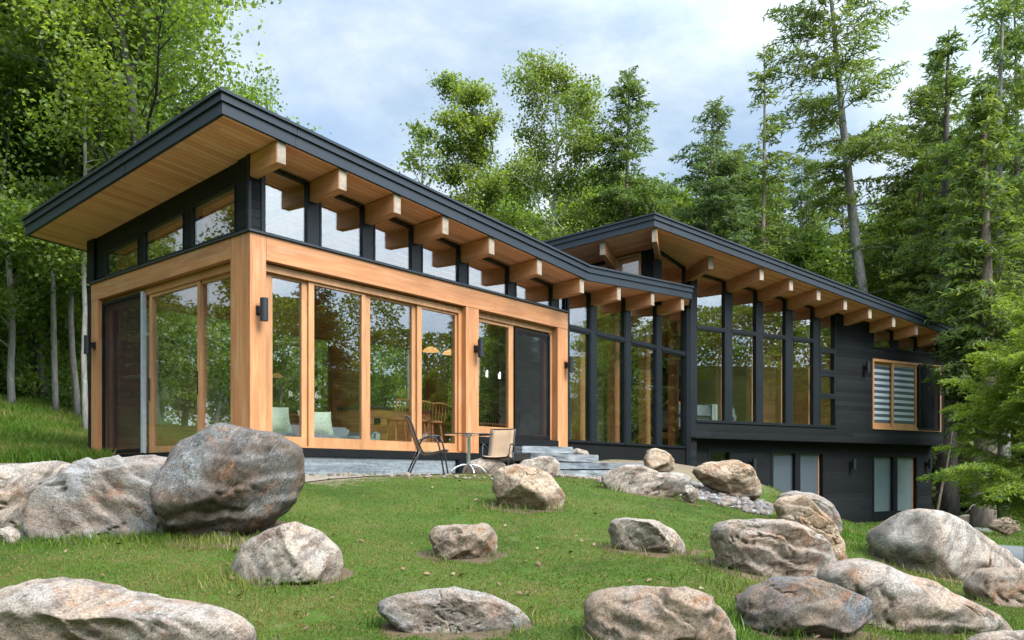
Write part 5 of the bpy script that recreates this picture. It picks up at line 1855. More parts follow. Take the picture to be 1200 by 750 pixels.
xy = sample_lawn(330000, 4.0, 11.5, -250, 1450, 0.9)
xy = xy[lawn_ok(xy)]
blades('grass', 'short mown green lawn between the boulders', xy, 0.024, 0.003, G1, 1.2, 1)
xy = sample_lawn(60000, 9.5, 30, 900, 1450, 1.0)
s_ = (xy[:, 0] - Q[0]) * XV2[0] + (xy[:, 1] - Q[1]) * XV2[1]
o_ = (xy[:, 0] - Q[0]) * NV2[0] + (xy[:, 1] - Q[1]) * NV2[1]
pxs = np.array([0])
rel = xy - CAM
pd = rel @ AX; pp = CX + F_PX * (rel @ RT) / pd
onpath = (pp > 1110) & (pd > 14.2) & (pd < 17.9)
ok = ~inside_house(xy[:, 0], xy[:, 1], 0.1) & (o_ > -0.3) & ~onpath
blades('grass', 'grass on the flat ground before the lower storey and forest edge', xy[ok], 0.07, 0.006, G2, 0.9, 2)
xy = sample_lawn(70000, 13.0, 26, -250, 130, 1.0)
xy = xy[~inside_house(xy[:, 0], xy[:, 1], 0.1)]
blades('grass', 'rough tall grass on the bank left of the house', xy, 0.22, 0.011, G2, 0.8, 3)
# longer tufts against the rocks
tf = []
for (rx, ry, hw, tt) in ROCKS:
    if np.hypot(rx - CAM[0], ry - CAM[1]) > 11: continue
    n_ = int(170 * (hw + tt))
    aa = rng.uniform(math.pi, 2 * math.pi, n_) + rng.normal(0, 0.3, n_)
    rr_ = 1 + np.abs(rng.normal(0.02, 0.10, n_))
    cl_ = pnoise(np.stack([aa * 2.2, aa * 0 + rx, aa * 0 + ry], 1)) > -0.08
    for a_, r_, c_ in zip(aa, rr_, cl_):
        if c_:
            tf.append((rx + RT[0] * hw * r_ * math.cos(a_) + AX[0] * tt * r_ * math.sin(a_), ry + RT[1] * hw * r_ * math.cos(a_) + AX[1] * tt * r_ * math.sin(a_)))
for (cx0, dd0, spread, cnt) in ((90, 7.45, 75, 900), (160, 7.1, 70, 1200), (220, 6.95, 40, 500), (30, 7.0, 60, 700), (560, 5.0, 40, 300), (1020, 5.7, 110, 1300), (1040, 7.8, 60, 900), (1010, 8.8, 50, 600), (600, 8.4, 40, 250), (300, 5.75, 60, 300), (830, 4.85, 60, 500), (950, 5.3, 60, 500), (400, 10.4, 120, 160)):
    for _ in range(cnt):
        tf.append(at(rng.normal(cx0, spread), 0, dd0 + rng.normal(0, 0.14))[:2])
blades('grass', 'longer grass tufts growing against the boulders', np.array(tf), 0.085, 0.0036, G2, 0.9, 4)


def litter():
    xy_ = sample_lawn(260, 4.2, 11, -100, 1300, 1.0)
    xy_ = xy_[~inside_house(xy_[:, 0], xy_[:, 1], 0.2)]
    z_ = ground(xy_[:, 0], xy_[:, 1]) + 0.02
    m, nt, b, o = newmat('dead_leaves')
    ge = nt.nodes.new('ShaderNodeNewGeometry')
    L(nt, ramp(nt, ge.outputs['Random Per Island'], [(0, (0.10, 0.055, 0.03)), (0.5, (0.17, 0.105, 0.06)), (1, (0.26, 0.18, 0.11))]), b.inputs['Base Color'])
    b.inputs['Roughness'].default_value = 0.9
    me = leafquads('leaf_litter', np.concatenate([xy_, z_[:, None]], 1), 0.05, 0.6, m, 91, 1.6)
    tag(link('leaf_litter', me), 'brown dead leaves scattered on the lawn', 'leaf litter', kind='stuff')


# ------------------------------------------------------------------ foliage builders
def leafquads(name, Pn, size, aspect, mat, seed=0, up=0.6, axis=None, fold=0.25):
    rs = np.random.default_rng(seed)
    n = len(Pn)
    nrm = rs.normal(size=(n, 3)) * 0.75
    nrm[:, 2] += up
    nrm /= np.linalg.norm(nrm, axis=1)[:, None]
    if axis is None:
        t = rs.normal(size=(n, 3))
    else:
        t = axis + rs.normal(size=(n, 3)) * 0.22
    t -= (t * nrm).sum(1)[:, None] * nrm
    t /= np.maximum(np.linalg.norm(t, axis=1), 1e-6)[:, None]
    b = np.cross(nrm, t)
    s = (size * rs.uniform(0.6, 1.3, n))[:, None]
    V = np.stack([Pn - t * s * 0.5, Pn + b * s * aspect * 0.5 + nrm * s * fold * 0.3, Pn + t * s * 0.5 - nrm * s * 0.12, Pn - b * s * aspect * 0.5 + nrm * s * fold * 0.3], 1).reshape(-1, 3)
    F = np.arange(n * 4).reshape(-1, 4)
    return raw_mesh(name, V, F, mat, False)


litter()


def bend(p0, direction, length, n, wob, rs, up=0.0, droop=0.0):
    p = np.array(p0, float)
    d = np.array(direction, float)
    d /= np.linalg.norm(d)
    out = [p.copy()]
    for i in range(n):
        d = d + rs.normal(size=3) * wob + np.array([0, 0, up - droop * (i / n)])
        d /= np.linalg.norm(d)
        p = p + d * length / n
        out.append(p.copy())
    return out


def broadleaf(height, crown0, radius, nleaf, leaf, seed, lmat, bmat, r0=0.16, limbs=18, lean=(0, 0), top=0.85, gap=1.0, twist=0.06, flat=0.55, wide_at=0.35):
    """tapered trunk, limbs, branches, twigs, and leaf faces in clumps at the twigs; returns trunk and crown meshes"""
    rs = np.random.default_rng(seed)
    tr = MB()
    tp = bend((0, 0, -0.3), (lean[0], lean[1], 1), height + 0.3, 12, twist, rs, 0.03)
    tpa = np.array(tp)
    tpa -= (tpa[-1] - np.array([lean[0] * height, lean[1] * height, height]))[None] * (np.arange(13) / 12)[:, None]
    tr.tube([tuple(p) for p in tpa], [r0 * (1 - 0.93 * (i / 12) ** 0.9) + 0.008 for i in range(13)], 9)
    tw = []
    for k in range(limbs):
        u = crown0 + (0.97 - crown0) * (k + rs.uniform(0, 0.9)) / limbs
        i = min(11, int(u * 12)); fr_ = u * 12 - i
        base = tpa[i] * (1 - fr_) + tpa[i + 1] * fr_
        az = k * 2.4 + rs.uniform(-0.5, 0.5)
        v = (u - crown0) / (1 - crown0)
        prof = (v / wide_at) ** 0.55 if v < wide_at else max(0.06, 1 - ((v - wide_at) / (1 - wide_at)) ** 1.7)
        ln = radius * (0.35 + 0.65 * prof) * rs.uniform(0.75, 1.15)
        el = 0.25 + 0.9 * v + rs.uniform(-0.1, 0.25)
        br = bend(base, (math.cos(az) * math.cos(el), math.sin(az) * math.cos(el), math.sin(el)), ln, 6, 0.14, rs, 0.03)
        rr = r0 * 0.33 * (1 - 0.6 * u)
        tr.tube(br, [rr * (1 - 0.8 * j / 6) + 0.005 for j in range(7)], 5, False)
        bra = np.array(br)
        nb = max(4, int(7 * ln / radius + 2))
        for j in range(nb):
            q = rs.uniform(0.3, 1.0)
            jj = min(5, int(q * 6))
            bb = bra[jj] + (bra[jj + 1] - bra[jj]) * (q * 6 - jj)
            d0 = bra[jj + 1] - bra[jj]
            d0 /= np.linalg.norm(d0)
            dn = d0 + rs.normal(size=3) * np.array([0.8, 0.8, 0.45])
            sub = bend(bb, dn, ln * rs.uniform(0.22, 0.5), 4, 0.18, rs, 0.03)
            tr.tube(sub, [rr * 0.35 * (1 - 0.7 * i2 / 4) + 0.003 for i2 in range(5)], 4, False)
            tw += [(sub[2], 0.8), (sub[3], 1.0), (sub[4], 1.1)]
        tw.append((br[-1], 1.0))
    tw_p = np.array([t_[0] for t_ in tw])
    keep = rs.random(len(tw_p)) < gap
    tw_p = tw_p[keep]
    cs = rs.uniform(0.5, 1.4, len(tw_p))
    pick = rs.choice(len(tw_p), nleaf, p=cs / cs.sum())
    sig = radius * 0.105
    Pn = tw_p[pick] + np.clip(rs.normal(size=(nleaf, 3)), -1.7, 1.7) * np.array([1, 1, flat]) * (sig * cs[pick])[:, None]
    crown = leafquads('crown', Pn, leaf, 0.72, lmat, seed, 0.7)
    return tr, crown, bmat


def conifer(height, clear, radius, seed, nmat, bmat, r0=0.2, levels=40, perlev=4, spray=0.22, density=1.0, droop=0.25, lean=(0, 0), shape=0.9, el0=0.1, wob=0.03, dead=0, wid=0.24, gapp=0.0, tw=1.0):
    """tapered trunk, tiers of drooping boughs, flat side sprays of needles; returns trunk and crown meshes"""
    rs = np.random.default_rng(seed)
    tr = MB()
    tp = np.array(bend((0, 0, -0.3), (lean[0], lean[1], 1), height + 0.3, 14, wob * 0.5, rs, 0.01))
    tp -= (tp[-1] - np.array([lean[0] * height, lean[1] * height, height]))[None] * (np.arange(15) / 14)[:, None]
    tr.tube([tuple(p) for p in tp], [r0 * (1 - 0.95 * (i / 14)) + 0.01 for i in range(15)], 10)
    Pn, Ax = [], []
    for k in range(levels):
        u = clear + (0.985 - clear) * (k + rs.uniform(0, 1)) / levels
        v = (u - clear) / (1 - clear)
        i = min(13, int(u * 14))
        base = tp[i] + (tp[i + 1] - tp[i]) * (u * 14 - i)
        for j in range(perlev):
            if rs.random() < gapp: continue
            az = rs.uniform(0, 2 * math.pi)
            ln = radius * max(0.05, (1 - v) ** shape) * rs.uniform(0.55, 1.15) + 0.12
            if v < 0.18: ln *= 0.55 + 2.5 * v
            el = el0 + 0.7 * v * v + rs.uniform(-0.18, 0.18)
            br = np.array(bend(base, (math.cos(az) * math.cos(el), math.sin(az) * math.cos(el), math.sin(el)), ln, 6, wob * 2, rs, 0.0, droop))
            tr.tube([tuple(p) for p in br], [max(0.006, r0 * 0.13 * (1 - v)) * (1 - 0.8 * q / 6) + 0.003 for q in range(7)], 4, False)
            nt_ = max(4, int(ln / (spray * 0.42) * density))
            out = br[-1] - br[0]
            out[2] = 0
            out /= max(1e-6, np.linalg.norm(out))
            sidev = np.array([-out[1], out[0], 0])
            for q in range(nt_):
                f = 0.12 + 0.88 * (q + rs.uniform(0, 1)) / nt_
                ii = min(5, int(f * 6))
                c = br[ii] + (br[ii + 1] - br[ii]) * (f * 6 - ii)
                for sd in (-1, 1):
                    tl = (ln * 0.42 * (1 - f) ** 0.7 + spray * 0.8) * rs.uniform(0.5, 1.2) * tw
                    dv = sidev * sd * rs.uniform(0.6, 1.0) + out * rs.uniform(0.4, 0.9) + np.array([0, 0, rs.uniform(-0.25, 0.08) - droop * 0.4])
                    dv /= np.linalg.norm(dv)
                    m_ = max(1, int(tl / (spray * 0.5)))
                    for w_ in range(m_):
                        pp_ = c + dv * tl * (w_ + 0.5) / m_ + rs.normal(size=3) * spray * 0.12 + np.array([0, 0, -0.06 * tl * ((w_ + 0.5) / m_) ** 2])
                        Pn.append(pp_); Ax.append(dv)
            Pn.append(br[-1]); Ax.append(br[-1] - br[-2])
    for k in range(dead):
        u = rs.uniform(0.12, clear + 0.08)
        i = min(13, int(u * 14))
        base = tp[i]
        az = rs.uniform(0, 6.28)
        br = bend(base, (math.cos(az), math.sin(az), rs.uniform(-0.25, 0.15)), radius * rs.uniform(0.2, 0.7), 5, 0.1, rs, 0.0, 0.1)
        tr.tube(br, [0.018 * (1 - 0.8 * q / 5) + 0.003 for q in range(6)], 4, False)
        for _ in range(2):
            b2 = bend(br[3], np.array(br[4]) - np.array(br[3]) + rs.normal(size=3) * 0.15, radius * 0.25, 3, 0.15, rs)
            tr.tube(b2, [0.008, 0.006, 0.004, 0.002], 3, False)
    Pn, Ax = np.array(Pn), np.array(Ax)
    Ax = Ax / np.maximum(np.linalg.norm(Ax, axis=1), 1e-6)[:, None]
    # each spray: three narrow faces fanned about the twig
    P3 = np.repeat(Pn, 2, 0) + rs.normal(size=(len(Pn) * 2, 3)) * spray * 0.16
    A3 = np.repeat(Ax, 2, 0) + rs.normal(size=(len(Pn) * 2, 3)) * 0.35
    crown = leafquads('crown', P3, spray, wid, nmat, seed, 0.9, A3, 0.1)
    return tr, crown, bmat


def plant(kind, label, built, loc, rz=0.0, group=None, cat='tree', scale=1.0):
    tr, crown, bm_ = built
    t = thing(kind, label, cat, loc, rz, group)
    t.scale = (scale,) * 3
    o = tr.build('trunk', bm_, t, smooth=True)
    link('crown', crown, t)
    return t


def on_ground(px, d):
    q = at(px, 0, d)
    return (q[0], q[1], g1(q[0], q[1]))


def hgt(px, py, d):
    return at(px, py, d)[2] - on_ground(px, d)[2]


TG = 'trees around the house'
# ---- left maples
ML = M['leaf_maple']
t_l1 = plant('maple_tree', 'tall maple with a dark trunk leaning left above the low end of the roof', broadleaf(17, 0.22, 4.3, 62000, 0.115, 21, ML, M['bark_dark'], 0.19, 26, (-0.10, -0.04), gap=0.9), on_ground(188, 21.0), 0.0, TG)
t_l2 = plant('maple_tree', 'maple with an upright dark trunk nearest the high roof corner', broadleaf(16, 0.22, 3.7, 52000, 0.115, 22, ML, M['bark_dark'], 0.16, 24, (0.03, 0.0), gap=0.85), on_ground(172, 24.0), 1.0, TG)
t_l3 = plant('maple_tree', 'bushy bright green maple at the left edge of the photo', broadleaf(13, 0.12, 4.0, 52000, 0.12, 23, ML, M['bark_grey'], 0.09, 26, (0.03, 0), gap=0.95), on_ground(15, 21.5), 2.0, TG)
t_b1 = plant('birch_tree', 'slender grey trunked tree rising behind the left end of the house', broadleaf(13, 0.40, 2.3, 7000, 0.15, 24, M['leaf_mid'], M['bark_grey'], 0.065, 16, (0.0, 0)), on_ground(101, 19.5), 0.0, TG)
t_b2 = plant('birch_tree', 'pair mate pale trunk just left of the slender one by the house end', broadleaf(12, 0.45, 2.0, 5000, 0.15, 25, M['leaf_mid'], M['bark_grey'], 0.09, 14, (0.02, 0)), on_ground(91, 23.0), 0.7, TG)
t_b2['label'] = 'second grey trunk just left of the slender one by the house end'
t_b3 = plant('birch_tree', 'grey trunked tree in the woods midway between photo edge and house', broadleaf(14, 0.38, 2.6, 8000, 0.16, 26, M['leaf_mid'], M['bark_grey'], 0.08, 16, (0.01, 0)), on_ground(66, 22.5), 0.4, TG)
# ---- middle trees
t_m1 = plant('broadleaf_tree', 'tall rounded green tree behind the middle of the long roof, left of two', broadleaf(hgt(556, 100, 31), 0.14, 2.7, 42000, 0.12, 31, M['leaf_mid'], M['bark_grey'], 0.17, 28, (0.02, 0), wide_at=0.3, gap=0.9), on_ground(541, 31), 0.3, TG)
t_m2 = plant('broadleaf_tree', 'rounded paler green tree behind the long roof, right of two', broadleaf(hgt(630, 100, 33), 0.20, 3.1, 32000, 0.12, 32, M['leaf_pale'], M['bark_pale'], 0.17, 26, (-0.03, 0), wide_at=0.55, gap=0.62), on_ground(652, 33), 0.6, TG)
tr, cr, bm_ = broadleaf(hgt(480, 145, 30), 0.3, 1.7, 2200, 0.15, 33, M['leaf_pale'], M['bark_grey'], 0.10, 22, (-0.04, 0), gap=0.35)
t_dead = plant('sparse_tree', 'thin half bare grey tree beside the rounded green tree', (tr, cr, bm_), on_ground(487, 30), 1.2, TG)
t_m3 = plant('spruce_tree', 'pointed spruce standing alone against the sky left of the roof peak', conifer(hgt(737, 80, 31.5), 0.18, 3.3, 34, M['needle'], M['bark_brown'], 0.2, 44, 5, 0.22, 0.8, 0.28, (0, 0), 0.62, 0.05, gapp=0.1), on_ground(737, 31.5), 0.0, TG)
t_m4 = plant('hemlock_tree', 'feathery hemlock just right of the roof peak', conifer(hgt(835, 120, 34), 0.10, 3.9, 35, M['needle_blue'], M['bark_brown'], 0.19, 44, 5, 0.24, 0.8, 0.3, (0, 0), 0.55, 0.1, gapp=0.15), on_ground(835, 34), 0.5, TG)
t_m5 = plant('hemlock_tree', 'narrow conifer with a bare lower trunk left of the leaning pine', conifer(hgt(893, 52, 36), 0.42, 2.5, 36, M['needle'], M['bark_brown'], 0.2, 30, 3, 0.28, 0.7, 0.25, (0.0, 0), 0.7, 0.15, dead=14, gapp=0.15), on_ground(895, 36), 0.5, TG)
t_pine = plant('pine_tree', 'very tall leaning pine with a long bare trunk rising out of the photo', conifer(27, 0.50, 4.2, 37, M['needle'], M['bark_grey'], 0.36, 32, 3, 0.30, 0.62, 0.18, (RT[0] * -0.125, RT[1] * -0.125), 0.42, 0.12, dead=22, gapp=0.15, wid=0.22), on_ground(1052, 37), 0.0, TG)
t_r1 = plant('hemlock_tree', 'tall hemlock with a curved brown trunk right of the leaning pine', conifer(hgt(1100, 52, 37), 0.28, 3.3, 38, M['needle'], M['bark_brown'], 0.27, 40, 4, 0.29, 0.72, 0.28, (RT[0] * 0.05, RT[1] * 0.05), 0.55, 0.15, dead=16, gapp=0.12, wob=0.06), on_ground(1072, 37), 0.0, TG)
t_r2 = plant('hemlock_tree', 'pale feathery conifer reaching the top right corner of the photo', conifer(21, 0.25, 3.4, 39, M['needle_blue'], M['bark_brown'], 0.24, 40, 4, 0.29, 0.7, 0.3, (0, 0), 0.6, 0.15, dead=14, gapp=0.2), on_ground(1188, 33), 0.0, TG)
t_r3 = plant('hemlock_tree', 'dense dark hemlock over the far end of the house roof', conifer(15, 0.10, 3.4, 40, M['needle'], M['bark_brown'], 0.22, 42, 4, 0.28, 0.8, 0.32, (0, 0), 0.65, 0.05, dead=10), on_ground(1135, 35), 0.0, TG)
# ---- right front
t_rf = plant('hemlock_tree', 'young bright hemlock with drooping feathery boughs at the right edge', conifer(4.7, 0.24, 2.05, 41, M['needle_bright'], M['bark_brown'], 0.06, 22, 4, 0.085, 0.95, 0.30, (0.02, 0), 0.55, 0.28, wid=0.22, tw=1.0), on_ground(1205, 14.6), 0.0, TG)


def bare_trunk(kind, label, h, r, seed, loc, bmat, lean=(0, 0), n=18, clear=0.55, lev=24, per=3, rad=3.0):
    b = conifer(h, clear, rad, seed, M['needle'], bmat, r, lev, per, 0.26, 0.6, 0.3, lean, 0.6, 0.1, dead=n)
    return plant(kind, label, b, loc, 0, TG)


bare_trunk('hemlock_tree', 'thick brown trunk at the right behind the tan forest edge boulder', 12.5, 0.36, 42, on_ground(1152, 23.5), M['bark_brown'], clear=0.24, lev=44, per=5, rad=1.7)
bare_trunk('hemlock_tree', 'dark thick trunk in the shade just right of the house corner', 17, 0.38, 43, on_ground(1112, 29.0), M['bark_dark'], clear=0.24, lev=40, per=4, rad=2.2)
plant('sapling', 'thin pale leaning sapling trunk against the right end of the house', broadleaf(7.5, 0.6, 1.2, 1500, 0.13, 44, M['leaf_mid'], M['bark_brown'], 0.05, 10, (RT[0] * 0.12, RT[1] * 0.12)), on_ground(1094, 27.0), 0, TG)
bare_trunk('hemlock_tree', 'slim grey trunk with bare twigs right of the house, behind the young hemlock', 18, 0.2, 45, on_ground(1178, 26.0), M['bark_grey'], (0, 0), 30, 0.4)

# ---- woods behind: copies of four kinds
proto = []
proto.append(('maple_tree', 'leafy tree in the woods behind the house', broadleaf(13, 0.10, 3.6, 24000, 0.18, 51, M['leaf_mid'], M['bark_grey'], 0.16, 26, gap=0.95)))
proto.append(('maple_tree', 'bright leafy tree in the woods behind the house', broadleaf(12, 0.08, 3.6, 24000, 0.18, 52, ML, M['bark_dark'], 0.14, 26, gap=0.95)))
proto.append(('hemlock_tree', 'dark hemlock in the woods behind the house', conifer(14, 0.06, 3.2, 53, M['needle'], M['bark_brown'], 0.2, 34, 4, 0.33, 0.7, 0.3, (0, 0), 0.65, 0.05, dead=6)))
proto.append(('hemlock_tree', 'grey green hemlock with a bare lower trunk in the woods behind the house', conifer(17, 0.35, 3.2, 54, M['needle_blue'], M['bark_grey'], 0.22, 34, 4, 0.33, 0.68, 0.3, (0, 0), 0.6, 0.1, dead=16)))
roots = {}
WOODS = [
    # px, depth, kind, scale      left woods
    (-40, 24, 1, 1.0), (50, 24.5, 1, 0.95), (-5, 27, 1, 1.15), (40, 27, 0, 1.05), (120, 28, 1, 1.0), (-90, 29, 0, 1.0), (150, 33, 0, 1.1), (75, 34, 1, 1.15), (0, 36, 1, 1.0), (-130, 36, 1, 1.0), (215, 34, 1, 0.95), (110, 42, 0, 1.2), (30, 44, 1, 1.1), (-60, 45, 0, 1.0), (190, 45, 0, 1.05), (250, 44, 0, 0.85),
    # behind the long roof, below its skyline or just over it
    (330, 44, 0, 0.7), (420, 43, 1, 0.72), (520, 37, 1, 0.85), (590, 40, 0, 1.05), (600, 35, 1, 0.75), (685, 36, 1, 1.0), (700, 42, 0, 1.15), (780, 40, 3, 0.85), (790, 37, 2, 0.95), (715, 35, 1, 0.75), (665, 46, 2, 0.9), (560, 47, 2, 0.85),
    # behind the far wing
    (815, 44, 2, 1.1), (845, 43, 3, 1.05), (603, 37, 1, 0.95), (705, 38, 0, 1.05), (790, 39, 1, 1.1), (815, 40, 2, 1.1), (865, 41, 3, 1.0), (765, 39, 0, 1.05), (755, 44, 2, 1.15), (725, 47, 0, 1.2), (905, 45, 2, 1.2), (940, 47, 3, 1.1), (985, 43, 2, 1.15), (870, 42, 0, 1.15), (1075, 41, 0, 1.1), (1140, 44, 3, 1.2), (620, 45, 1, 1.1), (575, 44, 2, 1.0), (860, 38, 2, 0.85), (930, 42, 1, 0.95), (955, 38, 1, 0.95), (1000, 46, 2, 1.05), (1020, 40, 0, 0.75), (1050, 47, 2, 1.1), (1090, 44, 3, 1.05), (880, 50, 0, 1.2), (960, 54, 2, 1.2), (1040, 56, 0, 1.2),
    # right woods
    (1120, 41, 2, 1.1), (1160, 39, 2, 1.0), (1205, 38, 2, 1.05), (1250, 36, 2, 1.0), (1140, 48, 2, 1.25), (1190, 47, 3, 1.1), (1240, 46, 2, 1.2), (1290, 42, 0, 1.2), (1330, 35, 2, 1.0), (1110, 55, 0, 1.3), (1170, 57, 2, 1.3), (1230, 58, 0, 1.3), (1300, 55, 2, 1.3), (1225, 29, 2, 0.85), (1280, 27, 2, 0.9),
]
for i, (px, d, k, sc_) in enumerate(WOODS):
    kind, lab, built = proto[k]
    loc = on_ground(px, d)
    if k not in roots:
        roots[k] = plant(kind, lab, built, loc, i * 1.7, 'trees in the woods behind the house', scale=sc_)
    else:
        dup(roots[k], loc, i * 1.7, lab, sc_)
# ---- trees on the far side of the lawn, seen in the window glass
for px_, (x, y, k, sc_) in enumerate(((14, -17, 3, 0.62), (38, -32, 3, 0.62), (50, -36, 0, 0.8), (31, -22, 3, 0.55), (-20, -4, 1, 0.7), (-24, 6, 2, 0.8), (-26, 13, 0, 0.8), (-10, 15, 1, 0.75), (-15, 20, 2, 0.8), (-9, 25, 0, 0.9), (-20, 27, 1, 0.9), (-5, 17, 0, 0.9), (-12, 28, 2, 0.9), (-4, 23, 1, 0.9), (-16, 14, 0, 0.8), (31, -14, 2, 0.75), (37, -18, 0, 0.85), (45, -24, 1, 1.0), (41, -15, 2, 0.9), (35, -25, 1, 0.85), (50, -17, 0, 1.1))):
    r_ = dup(roots[k], (x, y, g1(x, y)), px_ * 2.1, 'tree across the lawn seen only as a reflection in the house windows', sc_)
    r_['group'] = 'trees reflected in the windows'


# ---- bushes
def bush(label, loc, rz, r, h, n, leaf, seed, mat, kind='bush', group='bushes at the forest edge'):
    rs = np.random.default_rng(seed)
    tr = MB()
    tw = []
    for k in range(16):
        az, el = rs.uniform(0, 6.28), rs.uniform(0.4, 1.35)
        b = bend((rs.normal(0, 0.1 * r), rs.normal(0, 0.1 * r), -0.1), (math.cos(az) * math.cos(el), math.sin(az) * math.cos(el), math.sin(el)), h * rs.uniform(0.5, 1.0) * (0.7 + 0.3 * math.sin(el)), 6, 0.16, rs, 0.02)
        tr.tube(b, [0.015 * (1 - 0.8 * q / 6) + 0.003 for q in range(7)], 4, False)
        tw += b[2:]
    tw = np.array(tw)
    c = tw[rs.integers(0, len(tw), n)] + rs.normal(size=(n, 3)) * r * 0.2
    c = c[c[:, 2] > 0.0]
    t = thing(kind, label, 'bush', loc, rz, group)
    tr.build('stem', M['bark_dark'], t)
    link('leaves', leafquads('leaves', c, leaf, 0.7, mat, seed, 0.6), t)
    return t


b0 = bush('leafy green bush at the forest edge on the left bank', on_ground(40, 25.5), 0, 1.5, 1.9, 4500, 0.16, 61, ML)
for i, (px, d, s_) in enumerate(((0, 24, 1.0), (82, 27, 0.9), (-40, 23, 1.0), (20, 29, 1.2), (70, 31, 1.2), (95, 24.5, 0.6), (-90, 24, 1.1), (45, 33, 1.3), (120, 30, 1.0))):
    dup(b0, on_ground(px, d), i * 1.3, 'leafy green bush at the forest edge on the left bank', s_)
b1 = bush('low shaded understorey bush beneath the trees right of the house', on_ground(1130, 33), 0, 1.6, 1.7, 4200, 0.17, 62, M['leaf_mid'], group='bushes under the right hand woods')
for i, (px, d, s_) in enumerate(((1165, 31, 0.7), (1108, 38, 1.2), (1150, 38, 1.1), (1185, 36, 1.1), (1215, 31, 0.9), (1250, 34, 1.2), (1120, 45, 1.5), (1175, 44, 1.5), (1230, 42, 1.5))):
    dup(b1, on_ground(px, d), i * 1.3, 'low shaded understorey bush beneath the trees right of the house', s_)
bush('small bright green weed beside the long low boulder at the bottom', on_ground(606, 4.86), 0, 0.13, 0.16, 260, 0.045, 63, M['needle_bright'], 'weed', 'weeds on the lawn')
for i, (px, d) in enumerate(((366, 11.05), (474, 11.3), (487, 11.3))):
    bush(('small weed at the stone base nearest the tall dark boulder', 'small weed behind the rear legs of the sideways patio chair', 'small weed between the legs of the sideways patio chair')[i], on_ground(px, d), 0, 0.05, 0.13, 70, 0.03, 70 + i, M['needle_bright'], 'weed', 'weeds on the terrace')


# ---- far woods as one mass (behind, and across the valley for the window reflections)
def far_woods(name, label, centres, n, leaf, mat, seed, stems=True):
    rs = np.random.default_rng(seed)
    P_ = []
    per = n // len(centres)
    for (x, y, h, r) in centres:
        z = g1(x, y)
        th_ = rs.uniform(0, 2 * math.pi, per)
        v = rs.uniform(0, 1, per) ** 0.8
        prof = np.sqrt(np.clip(np.sin(np.pi * np.clip(v * 0.92 + 0.06, 0, 1)), 0, 1))
        rad = r * prof * np.sqrt(rs.uniform(0.25, 1, per)) * (1 + 0.25 * np.sin(th_ * 3 + v * 9 + x))
        P_.append(np.stack([x + np.cos(th_) * rad, y + np.sin(th_) * rad, z + v * h], 1))
    P_ = np.concatenate(P_)
    nz = fbm(P_ * 0.55, 3)
    P_ = P_[nz > -0.3]
    return tag(link(name, leafquads(name, P_, leaf, 0.75, mat, seed, 0.5)), label, 'forest', kind='stuff')


cen = []
for k in range(64):
    px = -350 + 1950 * (k + rng.uniform(0, 1)) / 64
    d = rng.uniform(60, 82)
    q = at(px, 0, d)
    top = 10.5 if 230 < px < 1010 else 20
    cen.append((q[0], q[1], rng.uniform(0.8, 1.15) * top, rng.uniform(4.5, 6.5)))
far_woods('forest', 'distant dense woods closing the view behind the house', cen, 160000, 0.42, M['leaf_mid'], 81)
cen = []
for k in range(80):
    a = R(-250) + R(267) * (k + rng.uniform(0, 1)) / 80
    d = rng.uniform(50, 75)
    cen.append((4 + d * math.cos(a), -2 + d * math.sin(a), rng.uniform(5, 8), rng.uniform(4, 6)))
far_woods('forest', 'green wooded hillside across the lawn mirrored in the windows', cen, 300000, 0.30, M['leaf_mid'], 82)

# ------------------------------------------------------------------ sky, sun, camera
W = bpy.data.worlds.new('World')
S.world = W
W.use_nodes = True
nt = W.node_tree
bg = nt.nodes['Background']
SUN_EL = R(48)
sun_dir = np.array([0.02, -1.0])       # towards the sun, in plan
sky = nt.nodes.new('ShaderNodeTexSky')
sky.sky_type = 'NISHITA'
sky.sun_disc = False
sky.sun_elevation = SUN_EL
sky.sun_rotation = math.atan2(sun_dir[0], sun_dir[1])
sky.dust_density = 1.5
tc = nt.nodes.new('ShaderNodeTexCoord')
mp = nt.nodes.new('ShaderNodeMapping')
mp.inputs['Scale'].default_value = (1.0, 1.0, 2.0)
mp.inputs['Location'].default_value = (0.35, 0.1, 0.2)
L(nt, tc.outputs['Generated'], mp.inputs[0])
n1 = noise(nt, mp.outputs[0], 1.7, 8, 0.55, 0.25)
n2 = noise(nt, mp.outputs[0], 3.6, 7, 0.6, 0.2)
cov = ramp(nt, n1, [(0.34, (0.25, 0.25, 0.25)), (0.44, (0.85, 0.85, 0.85)), (0.54, (1, 1, 1))])
cloud = ramp(nt, n2, [(0.36, (1.45, 1.95, 2.6)), (0.48, (2.05, 2.5, 3.0)), (0.62, (2.9, 3.2, 3.45))])
blue = mixc(nt, 0.75, sky.outputs[0], (1.35, 1.9, 2.65))
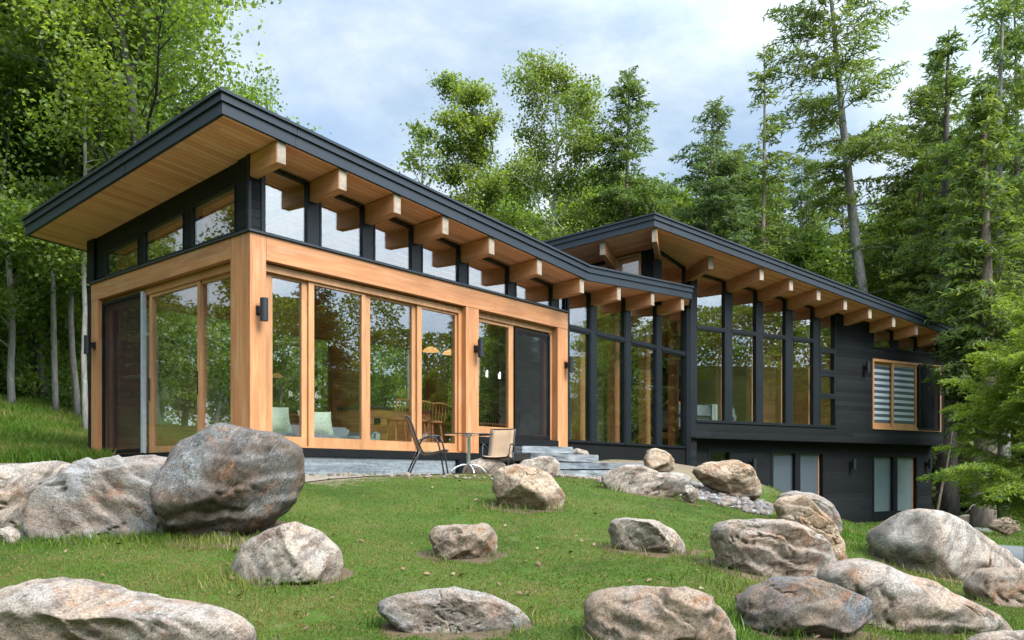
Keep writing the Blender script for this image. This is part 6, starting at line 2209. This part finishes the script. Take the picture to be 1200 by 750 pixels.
dt_ = nt.nodes.new('ShaderNodeVectorMath'); dt_.operation = 'DOT_PRODUCT'      # sky boost added overhead and behind the camera as fill light
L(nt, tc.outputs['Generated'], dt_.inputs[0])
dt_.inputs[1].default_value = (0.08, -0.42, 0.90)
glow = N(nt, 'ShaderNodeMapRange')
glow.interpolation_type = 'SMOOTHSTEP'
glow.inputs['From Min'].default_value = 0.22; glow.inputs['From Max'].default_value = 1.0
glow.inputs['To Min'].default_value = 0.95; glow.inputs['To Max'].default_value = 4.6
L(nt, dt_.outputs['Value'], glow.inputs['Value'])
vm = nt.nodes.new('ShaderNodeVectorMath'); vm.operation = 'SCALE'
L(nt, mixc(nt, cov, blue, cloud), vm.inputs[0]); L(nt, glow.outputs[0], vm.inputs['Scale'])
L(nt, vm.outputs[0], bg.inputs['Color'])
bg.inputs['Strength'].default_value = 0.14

sl = bpy.data.lights.new('sun', 'SUN')
sl.energy = 2.7
sl.angle = R(32)
sl.color = (1.0, 0.95, 0.87)
so_ = bpy.data.objects.new('sun', sl)
C.objects.link(so_)
dv = Vector((sun_dir[0] * math.cos(SUN_EL), sun_dir[1] * math.cos(SUN_EL), math.sin(SUN_EL)))
so_.rotation_euler = dv.to_track_quat('Z', 'Y').to_euler()
so_.location = (10, -20, 30)

cam = bpy.data.cameras.new('camera')
cam.sensor_width = 36
cam.lens = F_PX / 1200 * 36
cam.shift_y = (HOR - 375) / 1200
cam.clip_start = 0.1
cam.clip_end = 2000
co = bpy.data.objects.new('camera', cam)
C.objects.link(co)
co.location = (CAM[0], CAM[1], 0)
co.rotation_euler = (R(90), 0, TH - R(90))
S.camera = co

S.view_settings.view_transform = 'Standard'
S.view_settings.look = 'None'
S.view_settings.exposure = 1.33
S.view_settings.gamma = 1.0
S.view_settings.use_curve_mapping = False
S.render.engine = 'CYCLES'
S.cycles.use_denoising = True
S.cycles.max_bounces = 10
S.cycles.diffuse_bounces = 4
S.cycles.glossy_bounces = 4
S.cycles.transmission_bounces = 6
S.cycles.transparent_max_bounces = 24
S.cycles.caustics_reflective = False
S.cycles.caustics_refractive = False
